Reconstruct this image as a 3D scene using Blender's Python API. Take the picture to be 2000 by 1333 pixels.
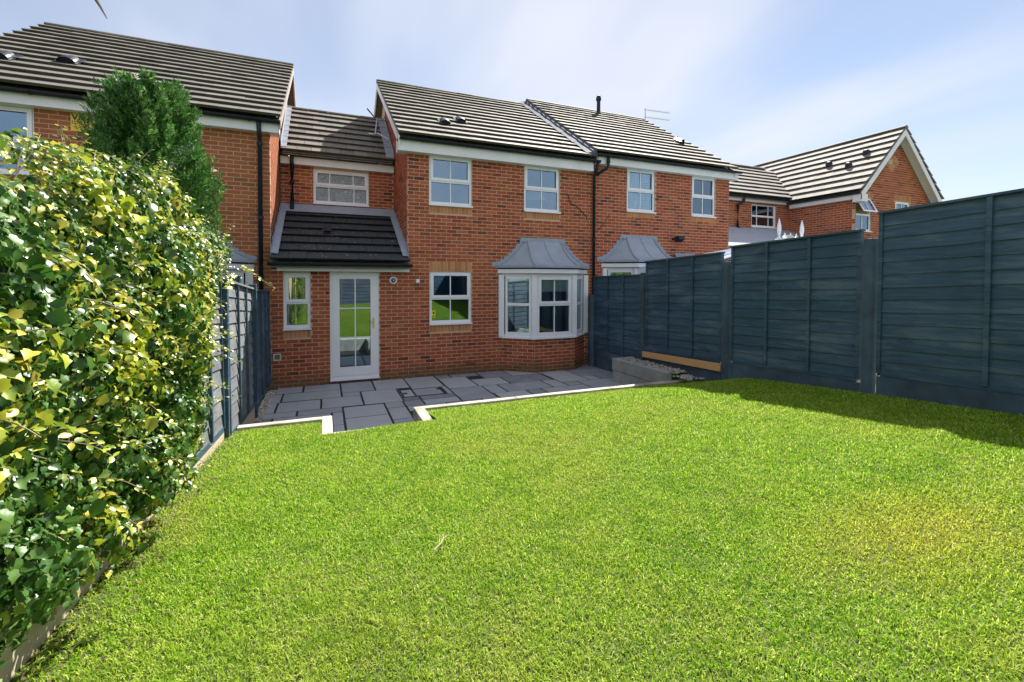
import bpy, math, random
import numpy as np
from mathutils import Vector, Matrix
random.seed(7); rng = np.random.default_rng(7)
for o in list(bpy.data.objects): bpy.data.objects.remove(o)
SC = bpy.context.scene
COL = SC.collection
R_ = math.radians
# ------------------------------------------------------------------ camera
EYE = 1.94
YAW, PIT, ROL, FPX, CY = .392227, -.022933, .0027376, 882.7, 567.9
fw0 = Vector((math.sin(YAW), math.cos(YAW), 0)); rt0 = Vector((math.cos(YAW), -math.sin(YAW), 0)); up0 = Vector((0, 0, 1))
FW = fw0*math.cos(PIT) + up0*math.sin(PIT); U2 = up0*math.cos(PIT) - fw0*math.sin(PIT)
RT = rt0*math.cos(ROL) + U2*math.sin(ROL); UP = U2*math.cos(ROL) - rt0*math.sin(ROL)
cam = bpy.data.cameras.new('camera'); camo = bpy.data.objects.new('camera', cam); COL.objects.link(camo)
M = Matrix((RT, UP, -FW)).transposed().to_4x4(); M.translation = (0, 0, EYE)
camo.matrix_world = M
cam.sensor_width = 36; cam.lens = 36*FPX/2000; cam.shift_y = -(666.5-CY)/2000
cam.clip_start = .05; cam.clip_end = 1000
SC.camera = camo
# ------------------------------------------------------------------ light
SUN = Vector((.62, .64, 1.0)).normalized()
EL = math.asin(SUN.z); AZ = math.atan2(SUN.x, SUN.y)
sl = bpy.data.lights.new('sun', 'SUN'); sl.energy = 3.4; sl.angle = R_(.55); sl.color = (1, .95, .86)
so = bpy.data.objects.new('sun', sl); COL.objects.link(so)
so.rotation_euler = SUN.to_track_quat('Z', 'Y').to_euler(); so.location = (10, 10, 30)
W = bpy.data.worlds.new('World'); SC.world = W; W.use_nodes = True
wn, wl = W.node_tree.nodes, W.node_tree.links
wn.clear()
wo = wn.new('ShaderNodeOutputWorld'); bg = wn.new('ShaderNodeBackground'); sky = wn.new('ShaderNodeTexSky')
sky.sky_type = 'NISHITA'; sky.sun_disc = False; sky.sun_elevation = EL; sky.sun_rotation = AZ
sky.air_density = 1.0; sky.dust_density = .0; sky.ozone_density = 2.0
bg.inputs['Strength'].default_value = .10
# wispy high cloud: streaky noise on a flat layer far above, whitening the sky
tc = wn.new('ShaderNodeTexCoord'); sp = wn.new('ShaderNodeSeparateXYZ'); wl.new(tc.outputs['Generated'], sp.inputs[0])
def wmath(op, a, b=None, c=None):
    n = wn.new('ShaderNodeMath'); n.operation = op
    for i, v in enumerate((a, b, c)):
        if v is None: continue
        if isinstance(v, (int, float)): n.inputs[i].default_value = v
        else: wl.new(v, n.inputs[i])
    return n.outputs[0]
zc = wmath('ADD', wmath('MAXIMUM', sp.outputs[2], 0.0), .16)
cb = wn.new('ShaderNodeCombineXYZ'); wl.new(wmath('DIVIDE', sp.outputs[0], zc), cb.inputs[0]); wl.new(wmath('DIVIDE', sp.outputs[1], zc), cb.inputs[1])
def wnoise(rot, scale, sc, detail, rough, dist):
    mp = wn.new('ShaderNodeMapping'); mp.inputs['Rotation'].default_value = (0, 0, R_(rot)); mp.inputs['Scale'].default_value = scale; mp.inputs['Location'].default_value = (3.1, .6, 0)
    wl.new(cb.outputs[0], mp.inputs[0])
    n = wn.new('ShaderNodeTexNoise'); n.inputs['Scale'].default_value = sc; n.inputs['Detail'].default_value = detail
    n.inputs['Roughness'].default_value = rough; n.inputs['Distortion'].default_value = dist
    wl.new(mp.outputs[0], n.inputs['Vector']); return n.outputs[0]
n1 = wnoise(28, (1, .30, 1), .95, 4, .5, .35); n2 = wnoise(-20, (.5, 1, 1), .55, 2, .5, .2)
cr = wn.new('ShaderNodeMapRange'); cr.inputs[1].default_value = .375; cr.inputs[2].default_value = .60; cr.inputs[3].default_value = .30; cr.inputs[4].default_value = .97
cr.interpolation_type = 'SMOOTHSTEP'
wl.new(wmath('ADD', wmath('MULTIPLY', n1, .6), wmath('MULTIPLY', n2, .4)), cr.inputs[0])
thin = wn.new('ShaderNodeMix'); thin.data_type = 'RGBA'; thin.blend_type = 'MULTIPLY'; thin.inputs[0].default_value = 1; thin.inputs[7].default_value = (.45, .43, .42, 1); wl.new(sky.outputs[0], thin.inputs[6])
mx = wn.new('ShaderNodeMix'); mx.data_type = 'RGBA'; mx.inputs[7].default_value = (2.55, 2.66, 2.95, 1)
wl.new(cr.outputs[0], mx.inputs[0]); wl.new(thin.outputs[2], mx.inputs[6]); wl.new(mx.outputs[2], bg.inputs['Color']); wl.new(bg.outputs[0], wo.inputs[0])
SC.view_settings.view_transform = 'Standard'; SC.view_settings.look = 'None'; SC.view_settings.gamma = 1
SC.view_settings.use_curve_mapping = False
SC.view_settings.exposure = 1.78
SC.render.engine = 'CYCLES'
SC.cycles.max_bounces = 8; SC.cycles.diffuse_bounces = 3; SC.cycles.glossy_bounces = 3; SC.cycles.transparent_max_bounces = 12
SC.render.resolution_x = 1024; SC.render.resolution_y = 682
# ------------------------------------------------------------------ materials
class NT:
    def __init__(s, name):
        s.m = bpy.data.materials.new(name); s.m.use_nodes = True; s.n = s.m.node_tree.nodes; s.l = s.m.node_tree.links
        s.n.clear(); s.out = s.n.new('ShaderNodeOutputMaterial')
    def node(s, t, **k):
        n = s.n.new(t)
        for a, v in k.items(): setattr(n, a, v)
        return n
    def set(s, sock, v):
        if isinstance(v, bpy.types.NodeSocket): s.l.new(v, sock)
        elif isinstance(v, (tuple, list)) and len(v) == 3 and sock.type == 'RGBA': sock.default_value = (*v, 1)
        else: sock.default_value = v
    def math(s, op, a, b=0.0, clamp=False):
        n = s.node('ShaderNodeMath', operation=op, use_clamp=clamp); s.set(n.inputs[0], a); s.set(n.inputs[1], b); return n.outputs[0]
    def pos(s): return s.node('ShaderNodeNewGeometry').outputs['Position']
    def sep(s, v):
        n = s.node('ShaderNodeSeparateXYZ'); s.l.new(v, n.inputs[0]); return n.outputs
    def noise(s, scale, detail=3, rough=.55, dist=0, vec=None, sc3=None):
        n = s.node('ShaderNodeTexNoise'); n.inputs['Scale'].default_value = scale; n.inputs['Detail'].default_value = detail
        n.inputs['Roughness'].default_value = rough; n.inputs['Distortion'].default_value = dist
        v = vec or s.pos()
        if sc3:
            mp = s.node('ShaderNodeMapping'); mp.inputs['Scale'].default_value = sc3; s.l.new(v, mp.inputs[0]); v = mp.outputs[0]
        s.l.new(v, n.inputs['Vector']); return n.outputs[0]
    def rand(s):
        a = s.node('ShaderNodeObjectInfo').outputs['Random']; b = s.node('ShaderNodeNewGeometry').outputs['Random Per Island']
        return s.math('FRACT', s.math('ADD', a, b))
    def ramp(s, fac, stops, interp='LINEAR'):
        n = s.node('ShaderNodeValToRGB'); n.color_ramp.interpolation = interp; e = n.color_ramp.elements
        while len(e) < len(stops): e.new(.5)
        for el, (p, c) in zip(e, stops): el.position = p; el.color = (*c, 1) if len(c) == 3 else c
        s.l.new(fac, n.inputs[0]); return n.outputs[0]
    def rng(s, v, a, b, c, d):
        n = s.node('ShaderNodeMapRange'); s.set(n.inputs[0], v)
        for i, x in enumerate((a, b, c, d)): n.inputs[i+1].default_value = x
        return n.outputs[0]
    def mix(s, f, a, b, mode='MIX'):
        n = s.node('ShaderNodeMix', data_type='RGBA', blend_type=mode); s.set(n.inputs[0], f); s.set(n.inputs[6], a); s.set(n.inputs[7], b); return n.outputs[2]
    def bump(s, h, strength=.3, dist=.01):
        n = s.node('ShaderNodeBump'); n.inputs['Strength'].default_value = strength; n.inputs['Distance'].default_value = dist
        s.l.new(h, n.inputs['Height']); return n.outputs[0]
    def bsdf(s, color, rough=.6, metal=0, normal=None, spec=.5, **k):
        b = s.node('ShaderNodeBsdfPrincipled'); s.set(b.inputs['Base Color'], color); s.set(b.inputs['Roughness'], rough)
        b.inputs['Metallic'].default_value = metal; s.set(b.inputs['Specular IOR Level'], spec)
        if normal is not None: s.l.new(normal, b.inputs['Normal'])
        s.l.new(b.outputs[0], s.out.inputs[0]); return b
MAT = {}
def simple(name, col, rough=.5, var=.12, scale=9, metal=0, spec=.5, bumps=.0, bscale=80):
    t = NT(name); n = t.noise(scale, 4)
    c = t.mix(t.rng(n, .3, .7, 0, 1), tuple(x*(1-var) for x in col), tuple(min(1, x*(1+var)) for x in col))
    nm = t.bump(t.noise(bscale, 3), bumps, .004) if bumps else None
    t.bsdf(c, rough, metal, nm, spec); MAT[name] = t.m; return t.m
def m_brick(key='brick', warm=0):
    t = NT('red_brick'); r = t.rand(); p = t.pos()
    c = t.ramp(r, [(0, (.13, .033, .020)), (.12, (.30, .066, .030)), (.4, (.42, .096, .042)), (.65, (.29, .060, .028)), (.82, (.48, .135, .060)), (.93, (.24, .052, .028)), (1, (.10, .030, .022))])
    fine = t.noise(55, 5, .65); big = t.noise(.9, 3)
    c = t.mix(t.rng(fine, .40, .8, 0, .4), c, (.17, .045, .034))
    c = t.mix(t.rng(big, .42, .72, 0, .4), c, (.45, .145, .062)); c = t.mix(t.rng(t.noise(1.7, 4, .6, .5, None, (1, 1, .35)), .52, .75, 0, .45), c, (.19, .05, .034))
    if warm: c = t.mix(warm, c, (.40, .155, .062))
    z = t.sep(p)[2]
    damp = t.math('MULTIPLY', t.rng(t.math('ADD', z, t.math('MULTIPLY', t.noise(2.2, 4), .35)), .42, .18, 0, .8), 1)
    c = t.mix(damp, c, (.125, .082, .040))
    t.bsdf(c, .82, 0, t.bump(fine, .35, .004), .25); MAT[key] = t.m
def m_mortar():
    t = NT('mortar'); n = t.noise(30, 4); z = t.sep(t.pos())[2]
    c = t.mix(n, (.46, .32, .22), (.64, .47, .34))
    damp = t.rng(t.math('ADD', z, t.math('MULTIPLY', t.noise(2.2, 4), .35)), .42, .18, 0, .75)
    c = t.mix(damp, c, (.17, .12, .065)); t.bsdf(c, .9, 0, t.bump(n, .3, .004), .2); MAT['mortar'] = t.m
def m_buff():
    t = NT('buff_brick'); r = t.rand(); c = t.ramp(r, [(0, (.46, .20, .085)), (.5, (.56, .27, .12)), (1, (.40, .155, .07))])
    n = t.noise(60, 5, .6); c = t.mix(t.rng(n, .4, .8, 0, .4), c, (.32, .14, .07)); t.bsdf(c, .85, 0, t.bump(n, .3, .004), .2); MAT['buff'] = t.m
def m_tile(key='tile', k=1.0):
    t = NT('concrete_roof_tile'); r = t.rand(); n = t.noise(2.4, 5, .65); f = t.noise(38, 4, .7)
    c = t.ramp(r, [(0, (.135, .124, .107)), (.4, (.185, .170, .147)), (.8, (.155, .142, .123)), (1, (.105, .097, .086))])
    c = t.mix(t.rng(n, .45, .8, 0, .5), c, (.12, .105, .085)); c = t.mix(t.rng(f, .62, .74, 0, .6), c, (.30, .29, .25))
    c = t.mix(t.rng(t.noise(9, 3), .62, .72, 0, .5), c, (.10, .115, .05))
    if k < 1: c = t.mix(1-k, c, (.028, .036, .044))  # mixes the shade on the lean-to into the tile colour
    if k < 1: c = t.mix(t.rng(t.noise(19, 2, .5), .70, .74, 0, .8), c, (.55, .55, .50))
    t.bsdf(c, .74, 0, t.bump(t.noise(90, 4), .3, .004), .32); MAT[key] = t.m
def m_glass():
    t = NT('window_glass'); fr = t.node('ShaderNodeFresnel'); fr.inputs[0].default_value = 1.5
    nb = t.bump(t.noise(1.6, 2), .02, .02)
    tr = t.node('ShaderNodeBsdfTransparent'); tr.inputs[0].default_value = (.80, .86, .85, 1)
    gl = t.node('ShaderNodeBsdfGlossy'); gl.inputs['Roughness'].default_value = .012; gl.inputs[0].default_value = (.60, .80, 1, 1); t.l.new(nb, gl.inputs['Normal'])
    mx = t.node('ShaderNodeMixShader'); t.l.new(t.math('ADD', t.math('MULTIPLY', fr.outputs[0], 1.5), .17, True), mx.inputs[0])
    t.l.new(tr.outputs[0], mx.inputs[1]); t.l.new(gl.outputs[0], mx.inputs[2]); t.l.new(mx.outputs[0], t.out.inputs[0]); MAT['glass'] = t.m
def m_lead():
    t = NT('lead_sheet'); n = t.noise(3.5, 5, .6); c = t.mix(n, (.23, .26, .325), (.37, .41, .485))
    c = t.mix(t.rng(t.noise(24, 4), .58, .72, 0, .5), c, (.40, .42, .45)); t.bsdf(c, .72, 0, t.bump(t.noise(14, 3), .25, .01), .22); MAT['lead'] = t.m
def m_wood(name, c0, c1, along, rough=.7, wear=None, spec=.35, streak=False):
    t = NT(name); s3 = [14, 14, 14]; s3[along] = .9
    g = t.noise(3.2, 5, .65, .4, None, s3); r = t.rand()
    c = t.mix(t.rng(g, .3, .7, 0, 1), c0, c1); c = t.mix(t.rng(r, 0, 1, 0, .35), c, tuple(x*.62 for x in c0))
    if wear:
        c = t.mix(t.rng(t.noise(2.0, 6, .7, .5, None, (1, .45, 3.2) if streak else None), .50, .74, 0, .7), c, wear)
        c = t.mix(t.rng(t.noise(31, 4, .7, 1.0, None, (1, .15, 1.3)), .55, .75, 0, .5), c, tuple(x*.4 for x in c0)); c = t.mix(t.rng(t.noise(1.1, 3), .5, .75, 0, .5), c, tuple(x*.55 for x in c0))
    t.bsdf(c, t.rng(g, .2, .8, rough-.1, rough+.12), 0, t.bump(g, .45, .006), spec); MAT[name] = t.m
def m_slab():
    t = NT('slate_grey_sandstone'); r = t.rand(); n = t.noise(2.6, 6, .62, .8); f = t.noise(30, 4)
    c = t.ramp(r, [(0, (.22, .245, .295)), (.25, (.37, .40, .44)), (.45, (.29, .32, .355)), (.7, (.41, .435, .465)), (.85, (.22, .23, .285)), (1, (.145, .145, .19))])
    c = t.mix(t.rng(n, .42, .72, 0, .5), c, (.44, .455, .475)); c = t.mix(t.rng(t.noise(1.3, 5, .6), .56, .74, 0, .45), c, (.18, .19, .205))
    h = t.noise(3.0, 6, .6, 1.2, None, (.8, 2.6, 1)); t.bsdf(c, t.rng(f, .3, .7, .45, .62), 0, t.bump(h, .6, .02), .5); MAT['slab'] = t.m
def m_grass():
    t = NT('lawn_grass'); r = t.rand(); p = t.pos()
    c = t.ramp(r, [(0, (.088, .24, .009)), (.35, (.235, .44, .018)), (.7, (.38, .56, .034)), (.88, (.54, .64, .10)), (1, (.72, .72, .32))])
    patch = t.noise(.85, 4, .6, .4); c = t.mix(t.rng(patch, .46, .70, 0, .5), c, (.48, .51, .09))
    p2 = t.noise(2.1, 5, .65, .6); c = t.mix(t.rng(p2, .52, .72, 0, .5), c, (.11, .30, .004))
    p3 = t.noise(13, 3, .6); c = t.mix(t.rng(p3, .52, .72, 0, .38), c, (.55, .57, .17)); c = t.mix(t.rng(t.noise(7, 3), .56, .74, 0, .5), c, (.10, .25, .012))
    s = t.sep(p)   # worn straw-coloured patch by the right-hand side
    dx = t.math('MULTIPLY', t.math('SUBTRACT', s[0], 2.75), .9); dy = t.math('MULTIPLY', t.math('SUBTRACT', s[1], 1.28), 1.9)
    d = t.math('ADD', t.math('SQRT', t.math('ADD', t.math('MULTIPLY', dx, dx), t.math('MULTIPLY', dy, dy))), t.math('MULTIPLY', t.noise(5, 4), .5))
    c = t.mix(t.rng(d, 1.15, .40, 0, .42), c, (.66, .54, .075))
    b = t.node('ShaderNodeBsdfPrincipled'); t.set(b.inputs['Base Color'], c); b.inputs['Roughness'].default_value = .6; b.inputs['Specular IOR Level'].default_value = .12
    tl = t.node('ShaderNodeBsdfTranslucent'); t.set(tl.inputs[0], c); ms = t.node('ShaderNodeMixShader'); ms.inputs[0].default_value = .5
    t.l.new(b.outputs[0], ms.inputs[1]); t.l.new(tl.outputs[0], ms.inputs[2]); t.l.new(ms.outputs[0], t.out.inputs[0]); MAT['grass'] = t.m
def m_leaf(name, stops, trans=.3, rough=.32, attr=None, spec=.5):
    t = NT(name); r = t.rand()
    c = t.ramp(r, stops)
    if attr:
        a = t.node('ShaderNodeAttribute'); a.attribute_name = 'tint'; f = a.outputs['Fac']
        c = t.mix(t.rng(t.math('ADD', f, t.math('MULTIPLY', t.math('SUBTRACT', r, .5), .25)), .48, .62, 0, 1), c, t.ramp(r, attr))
    b = t.node('ShaderNodeBsdfPrincipled'); t.set(b.inputs['Base Color'], c); b.inputs['Roughness'].default_value = rough; b.inputs['Specular IOR Level'].default_value = spec
    t.l.new(t.bump(t.noise(45, 2), .25, .004), b.inputs['Normal'])
    tl = t.node('ShaderNodeBsdfTranslucent'); t.set(tl.inputs[0], c); ms = t.node('ShaderNodeMixShader'); ms.inputs[0].default_value = trans
    t.l.new(b.outputs[0], ms.inputs[1]); t.l.new(tl.outputs[0], ms.inputs[2]); t.l.new(ms.outputs[0], t.out.inputs[0]); MAT[name] = t.m
def m_pattern():
    t = NT('patterned_glass'); nb = t.bump(t.noise(26, 3, .6, 2.5), 1.0, .03)
    a = t.node('ShaderNodeBsdfGlossy'); a.inputs['Roughness'].default_value = .06; a.inputs[0].default_value = (.75, .85, .95, 1); t.l.new(nb, a.inputs['Normal'])
    b = t.node('ShaderNodeBsdfDiffuse'); t.set(b.inputs[0], t.mix(t.rng(t.noise(26, 3, .6, 2.5), .42, .58, 0, 1), (.03, .06, .08), (.42, .52, .60)))
    m = t.node('ShaderNodeMixShader'); m.inputs[0].default_value = .45; t.l.new(a.outputs[0], m.inputs[1]); t.l.new(b.outputs[0], m.inputs[2]); t.l.new(m.outputs[0], t.out.inputs[0]); MAT['pattern_glass'] = t.m
m_pattern()
m_brick(); m_brick('brick_brown', .45); m_mortar(); m_buff(); m_tile(); m_tile('tile_shaded', .07); m_glass(); m_lead(); m_slab(); m_grass()
simple('upvc', (.80, .80, .86), .28, .03, 3); simple('fascia', (.76, .76, .81), .4, .06, 2.5)
simple('black_plastic', (.012, .016, .026), .42, .2, 6, spec=.3); simple('dark_seam', (.03, .035, .045), .6)
simple('bargeboard', (.42, .33, .29), .6, .1, 5)
simple('interior', (.33, .31, .28), .9); simple('blind', (.88, .87, .76), .8, .08, 30); simple('shutter', (.80, .81, .82), .5)
m_wood('fence_blue', (.026, .062, .105), (.062, .118, .172), 1, .55, (.16, .215, .255), streak=True)
m_wood('fence_worn_sunlit', (.12, .132, .15), (.22, .235, .255), 1, .72, (.30, .30, .29))  # the blue fence paint, weathered, with its sunlit paleness put into the colour
m_wood('new_timber', (.60, .33, .14), (.72, .44, .21), 1, .6)
m_wood('old_timber', (.42, .34, .25), (.58, .48, .36), 1, .8)
m_wood('bark', (.10, .07, .045), (.20, .15, .10), 2, .9)
simple('post_concrete', (.050, .085, .118), .8, .4, 3, bumps=.4, bscale=60)
simple('sleeper', (.36, .335, .28), .85, .35, 3, bumps=.5, bscale=40); simple('sleeper_grey', (.30, .31, .30), .85, .2, 4, bumps=.5, bscale=40)
simple('bed', (.022, .024, .028), .9, .3, 12); simple('soil', (.055, .075, .012), .95, .35, 9, bumps=.6, bscale=30)
simple('ground', (.10, .13, .05), .95, .3, 1.5); simple('brass', (.75, .56, .25), .3, .1, 20, 1.0)
simple('metal_grey', (.45, .46, .47), .45, .15, 30, .8); simple('plastic_cream', (.60, .57, .47), .5, .06, 15)
simple('yellow_sign', (.80, .52, .05), .45, .04, 3); simple('ink', (.02, .02, .025), .5); simple('yellow_green', (.80, .82, .03), .5)
simple('vent_grey', (.20, .20, .18), .6); simple('air_terracotta', (.16, .05, .035), .8)
simple('dark_lead', (.085, .10, .145), .75, .3, 6, spec=.2)  # lead in a darker, bluer tone than the other sheets
simple('twig', (.36, .29, .20), .8, .2, 20)
def m_stone():
    t = NT('gravel_stone'); r = t.rand(); c = t.ramp(r, [(0, (.20, .18, .16)), (.3, (.42, .38, .32)), (.6, (.30, .29, .28)), (.85, (.58, .54, .46)), (1, (.13, .12, .11))])
    t.bsdf(c, .8, 0, t.bump(t.noise(70, 3), .4, .004)); MAT['stone'] = t.m
m_stone()
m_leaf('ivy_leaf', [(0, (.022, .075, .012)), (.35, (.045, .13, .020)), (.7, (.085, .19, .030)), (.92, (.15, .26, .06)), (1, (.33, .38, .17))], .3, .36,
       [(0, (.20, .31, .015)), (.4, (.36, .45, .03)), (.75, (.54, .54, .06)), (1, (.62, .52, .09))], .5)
m_leaf('conifer_leaf', [(0, (.014, .065, .010)), (.45, (.042, .145, .022)), (.8, (.10, .25, .045)), (1, (.26, .40, .12))], .35, .5)
m_leaf('tree_leaf', [(0, (.03, .07, .015)), (1, (.10, .17, .03))], .3, .45)
# ------------------------------------------------------------------ object helpers
ORG = {}
def tag(o, label=None, cat=None, group=None, kind=None):
    for k, v in (('label', label), ('category', cat), ('group', group), ('kind', kind)):
        if v: o[k] = v
    return o
def thing(name, loc, label, cat, group=None):
    o = bpy.data.objects.new(name, None); COL.objects.link(o); o.location = loc; o.empty_display_size = .1
    ORG[o.name] = Vector(loc); return tag(o, label, cat, group)
def obj(name, mesh, parent=None, loc=None, rot=None):
    o = bpy.data.objects.new(name, mesh); COL.objects.link(o)
    base = ORG[parent.name] if parent else Vector((0, 0, 0))
    if parent: o.parent = parent
    ORG[o.name] = base
    return o
def put(name, mesh, parent, mat4):      # a shared-mesh piece at a world matrix
    o = bpy.data.objects.new(name, mesh); COL.objects.link(o); o.parent = parent
    m = mat4.copy(); m.translation = m.translation - ORG[parent.name]
    o.matrix_basis = m; return o
class MB:
    def __init__(s): s.v = []; s.f = []; s.sm = False
    def face(s, pts):
        i = len(s.v); s.v += [tuple(p) for p in pts]; s.f.append(tuple(range(i, i+len(pts)))); return s
    def hexa(s, p):     # 8 points: bottom ring 0-3, top ring 4-7
        i = len(s.v); s.v += [tuple(q) for q in p]
        for f in ((3, 2, 1, 0), (4, 5, 6, 7), (0, 1, 5, 4), (1, 2, 6, 5), (2, 3, 7, 6), (3, 0, 4, 7)): s.f.append(tuple(i+k for k in f))
        return s
    def box(s, x0, x1, y0, y1, z0, z1, T=None):
        p = [(x0, y0, z0), (x1, y0, z0), (x1, y1, z0), (x0, y1, z0), (x0, y0, z1), (x1, y0, z1), (x1, y1, z1), (x0, y1, z1)]
        return s.hexa([T(*q) for q in p] if T else p)
    def tube(s, path, r, n=8, r1=None, cap=True):
        path = [Vector(p) for p in path]; k = len(path); i0 = len(s.v)
        for j, p in enumerate(path):
            d = (path[min(j+1, k-1)]-path[max(j-1, 0)]).normalized(); a = d.cross(Vector((0, 0, 1)))
            if a.length < .05: a = d.cross(Vector((0, 1, 0)))
            a.normalize(); b = d.cross(a); rr = r if r1 is None else r+(r1-r)*j/max(1, k-1)
            for q in range(n):
                t = 2*math.pi*q/n; s.v.append(tuple(p+a*(rr*math.cos(t))+b*(rr*math.sin(t))))
        for j in range(k-1):
            for q in range(n):
                A = i0+j*n+q; B = i0+j*n+(q+1) % n; s.f.append((A, B, B+n, A+n))
        if cap: s.f.append(tuple(range(i0+n-1, i0-1, -1))); s.f.append(tuple(range(i0+(k-1)*n, i0+k*n)))
        return s
    def lathe(s, c, prof, n=16, axis='z'):
        i0 = len(s.v)
        for r, h in prof:
            for q in range(n):
                t = 2*math.pi*q/n; a, b = r*math.cos(t), r*math.sin(t)
                s.v.append((c[0]+a, c[1]+b, c[2]+h) if axis == 'z' else (c[0]+a, c[1]+h, c[2]+b))
        for j in range(len(prof)-1):
            for q in range(n):
                A = i0+j*n+q; B = i0+j*n+(q+1) % n; s.f.append((A, B, B+n, A+n))
        s.f.append(tuple(range(i0, i0+n))); s.f.append(tuple(range(i0+(len(prof)-1)*n, i0+len(prof)*n))); return s
    def extrude(s, poly, a, b):   # poly = points in (p,q); a,b = functions mapping to 3d at the two ends
        n = len(poly); i = len(s.v); s.v += [tuple(a(*p)) for p in poly]+[tuple(b(*p)) for p in poly]
        for k in range(n): s.f.append((i+k, i+(k+1) % n, i+n+(k+1) % n, i+n+k))
        s.f.append(tuple(range(i+n-1, i-1, -1))); s.f.append(tuple(range(i+n, i+2*n))); return s
    def build(s, name, mat, parent=None, label=None, smooth=False, kind=None, bevel=0, fix=True):
        o0 = ORG[parent.name] if parent else Vector((0, 0, 0))
        me = bpy.data.meshes.new(name); me.from_pydata([(x-o0.x, y-o0.y, z-o0.z) for x, y, z in s.v], [], s.f); me.materials.append(MAT[mat])
        if fix and len(s.f) < 4000:
            import bmesh
            bm = bmesh.new(); bm.from_mesh(me); bmesh.ops.recalc_face_normals(bm, faces=bm.faces)
            if bevel: bmesh.ops.bevel(bm, geom=list(bm.edges), offset=bevel, segments=1, affect='EDGES')
            bm.to_mesh(me); bm.free()
        if smooth: me.polygons.foreach_set('use_smooth', [True]*len(me.polygons))
        o = obj(name, me, parent); tag(o, label, kind=kind); return o
def raw_mesh(name, V, F, mat, smooth=False):
    """V (n,3), F (m,k) numpy -> mesh, quick"""
    me = bpy.data.meshes.new(name); k = F.shape[1]
    me.vertices.add(len(V)); me.vertices.foreach_set('co', V.astype(np.float32).ravel())
    me.loops.add(F.size); me.loops.foreach_set('vertex_index', F.astype(np.int32).ravel())
    me.polygons.add(len(F)); me.polygons.foreach_set('loop_start', np.arange(0, F.size, k, dtype=np.int32))
    if smooth: me.polygons.foreach_set('use_smooth', np.ones(len(F), dtype=bool))
    me.materials.append(MAT[mat]); me.update(calc_edges=True); return me
def ray(u, v):
    return FW + RT*((u-1000)/FPX) + UP*((CY-v)/FPX)
def onY(u, v, y):
    d = ray(u, v); return Vector((0, 0, EYE)) + d*(y/d.y)
def onX(u, v, x):
    d = ray(u, v); return Vector((0, 0, EYE)) + d*(x/d.x)
# ------------------------------------------------------------------ walls of brick
CRS, BL = .075, .225
def front(y):      # frame of a wall facing the garden (-Y): u = x, v = z, w = outwards
    return lambda u, v, w: (u, y-w, v)
def side(x, sgn):  # frame of a wall facing +X (sgn 1) or -X (sgn -1): u = y
    return lambda u, v, w: (x+sgn*w, u, v)
def slant(p0, p1): # frame of a bay face from p0 to p1 (plan), outward on the right-hand side of p0->p1
    d = Vector((p1[0]-p0[0], p1[1]-p0[1])); L = d.length; d.normalize(); n = Vector((d.y, -d.x))
    return L, (lambda u, v, w: (p0[0]+d.x*u+n.x*w, p0[1]+d.y*u+n.y*w, v))
def wall_core(T, u0, u1, v0, v1, openings, mb, th=.10):
    us = sorted({u0, u1, *[min(max(a, u0), u1) for o in openings for a in o[:2]]}); vs = sorted({v0, v1, *[min(max(a, v0), v1) for o in openings for a in o[2:]]})
    for i in range(len(us)-1):
        run = None
        for j in range(len(vs)-1):
            cu, cv = (us[i]+us[i+1])/2, (vs[j]+vs[j+1])/2
            solid = not any(a < cu < b and c < cv < d for a, b, c, d in openings)
            if solid: run = [vs[j], vs[j+1]] if run is None else [run[0], vs[j+1]]
            if run and (not solid or j == len(vs)-2):
                mb.box(us[i], us[i+1], -th, -.0045, run[0], run[1], lambda a, w, z: T(a, z, w)); run = None
def brick_pieces(u0, u1, v0, v1, openings, vmax=None, off=0):
    full, cut = [], []
    k0 = math.floor(v0/CRS)
    for k in range(k0, int(math.ceil(v1/CRS))):
        za, zb = k*CRS+.005, k*CRS+.070
        za, zb = max(za, v0), min(zb, v1)
        if zb-za < .015: continue
        x = u0-BL+(k % 2)*BL/2+off
        lim = [(u0+.001, u1-.001)]
        if vmax: lim = [(max(u0, vmax(zb)[0]), min(u1, vmax(zb)[1]))]
        cuts = [(a-.004, b+.004) for a, b, c, d in openings if c < (za+zb)/2 < d]
        while x < u1:
            segs = [(max(x+.005, lim[0][0]), min(x+BL-.005, lim[0][1]))]
            for a, b in cuts:
                ns = []
                for p, q in segs:
                    if q <= a or p >= b: ns.append((p, q)); continue
                    if p < a: ns.append((p, a))
                    if q > b: ns.append((b, q))
                segs = ns
            for p, q in segs:
                if q-p < .025: continue
                (full if abs(q-p-.215) < 1e-4 and abs(zb-za-.065) < 1e-4 else cut).append((p, q, za, zb))
            x += BL
    return full, cut
def pieces_mesh(T, pcs, depth=.012, jit=.0016):
    V, F = [], []
    for p, q, a, b in pcs:
        w = random.uniform(-jit, jit); i = len(V); e = .0025
        V += [T(p, a, -depth), T(q, a, -depth), T(q, b, -depth), T(p, b, -depth), T(p+e, a+e, w), T(q-e, a+e, w), T(q-e, b-e, w), T(p+e, b-e, w)]
        F += [(i+4, i+5, i+6, i+7), (i, i+1, i+5, i+4), (i+1, i+2, i+6, i+5), (i+2, i+3, i+7, i+6), (i+3, i, i+4, i+7)]
    return V, F
_bm = MB(); e = .0025
V, F = pieces_mesh(lambda u, v, w: (u, -w, v), [(0, .215, 0, .065)], jit=0); _bm.v, _bm.f = V, F
BRICK = bpy.data.meshes.new('brick'); BRICK.from_pydata(V, [], F); BRICK.materials.append(MAT['brick'])
BRICK2 = BRICK.copy(); BRICK2.materials.clear(); BRICK2.materials.append(MAT['brick_brown'])
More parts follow.
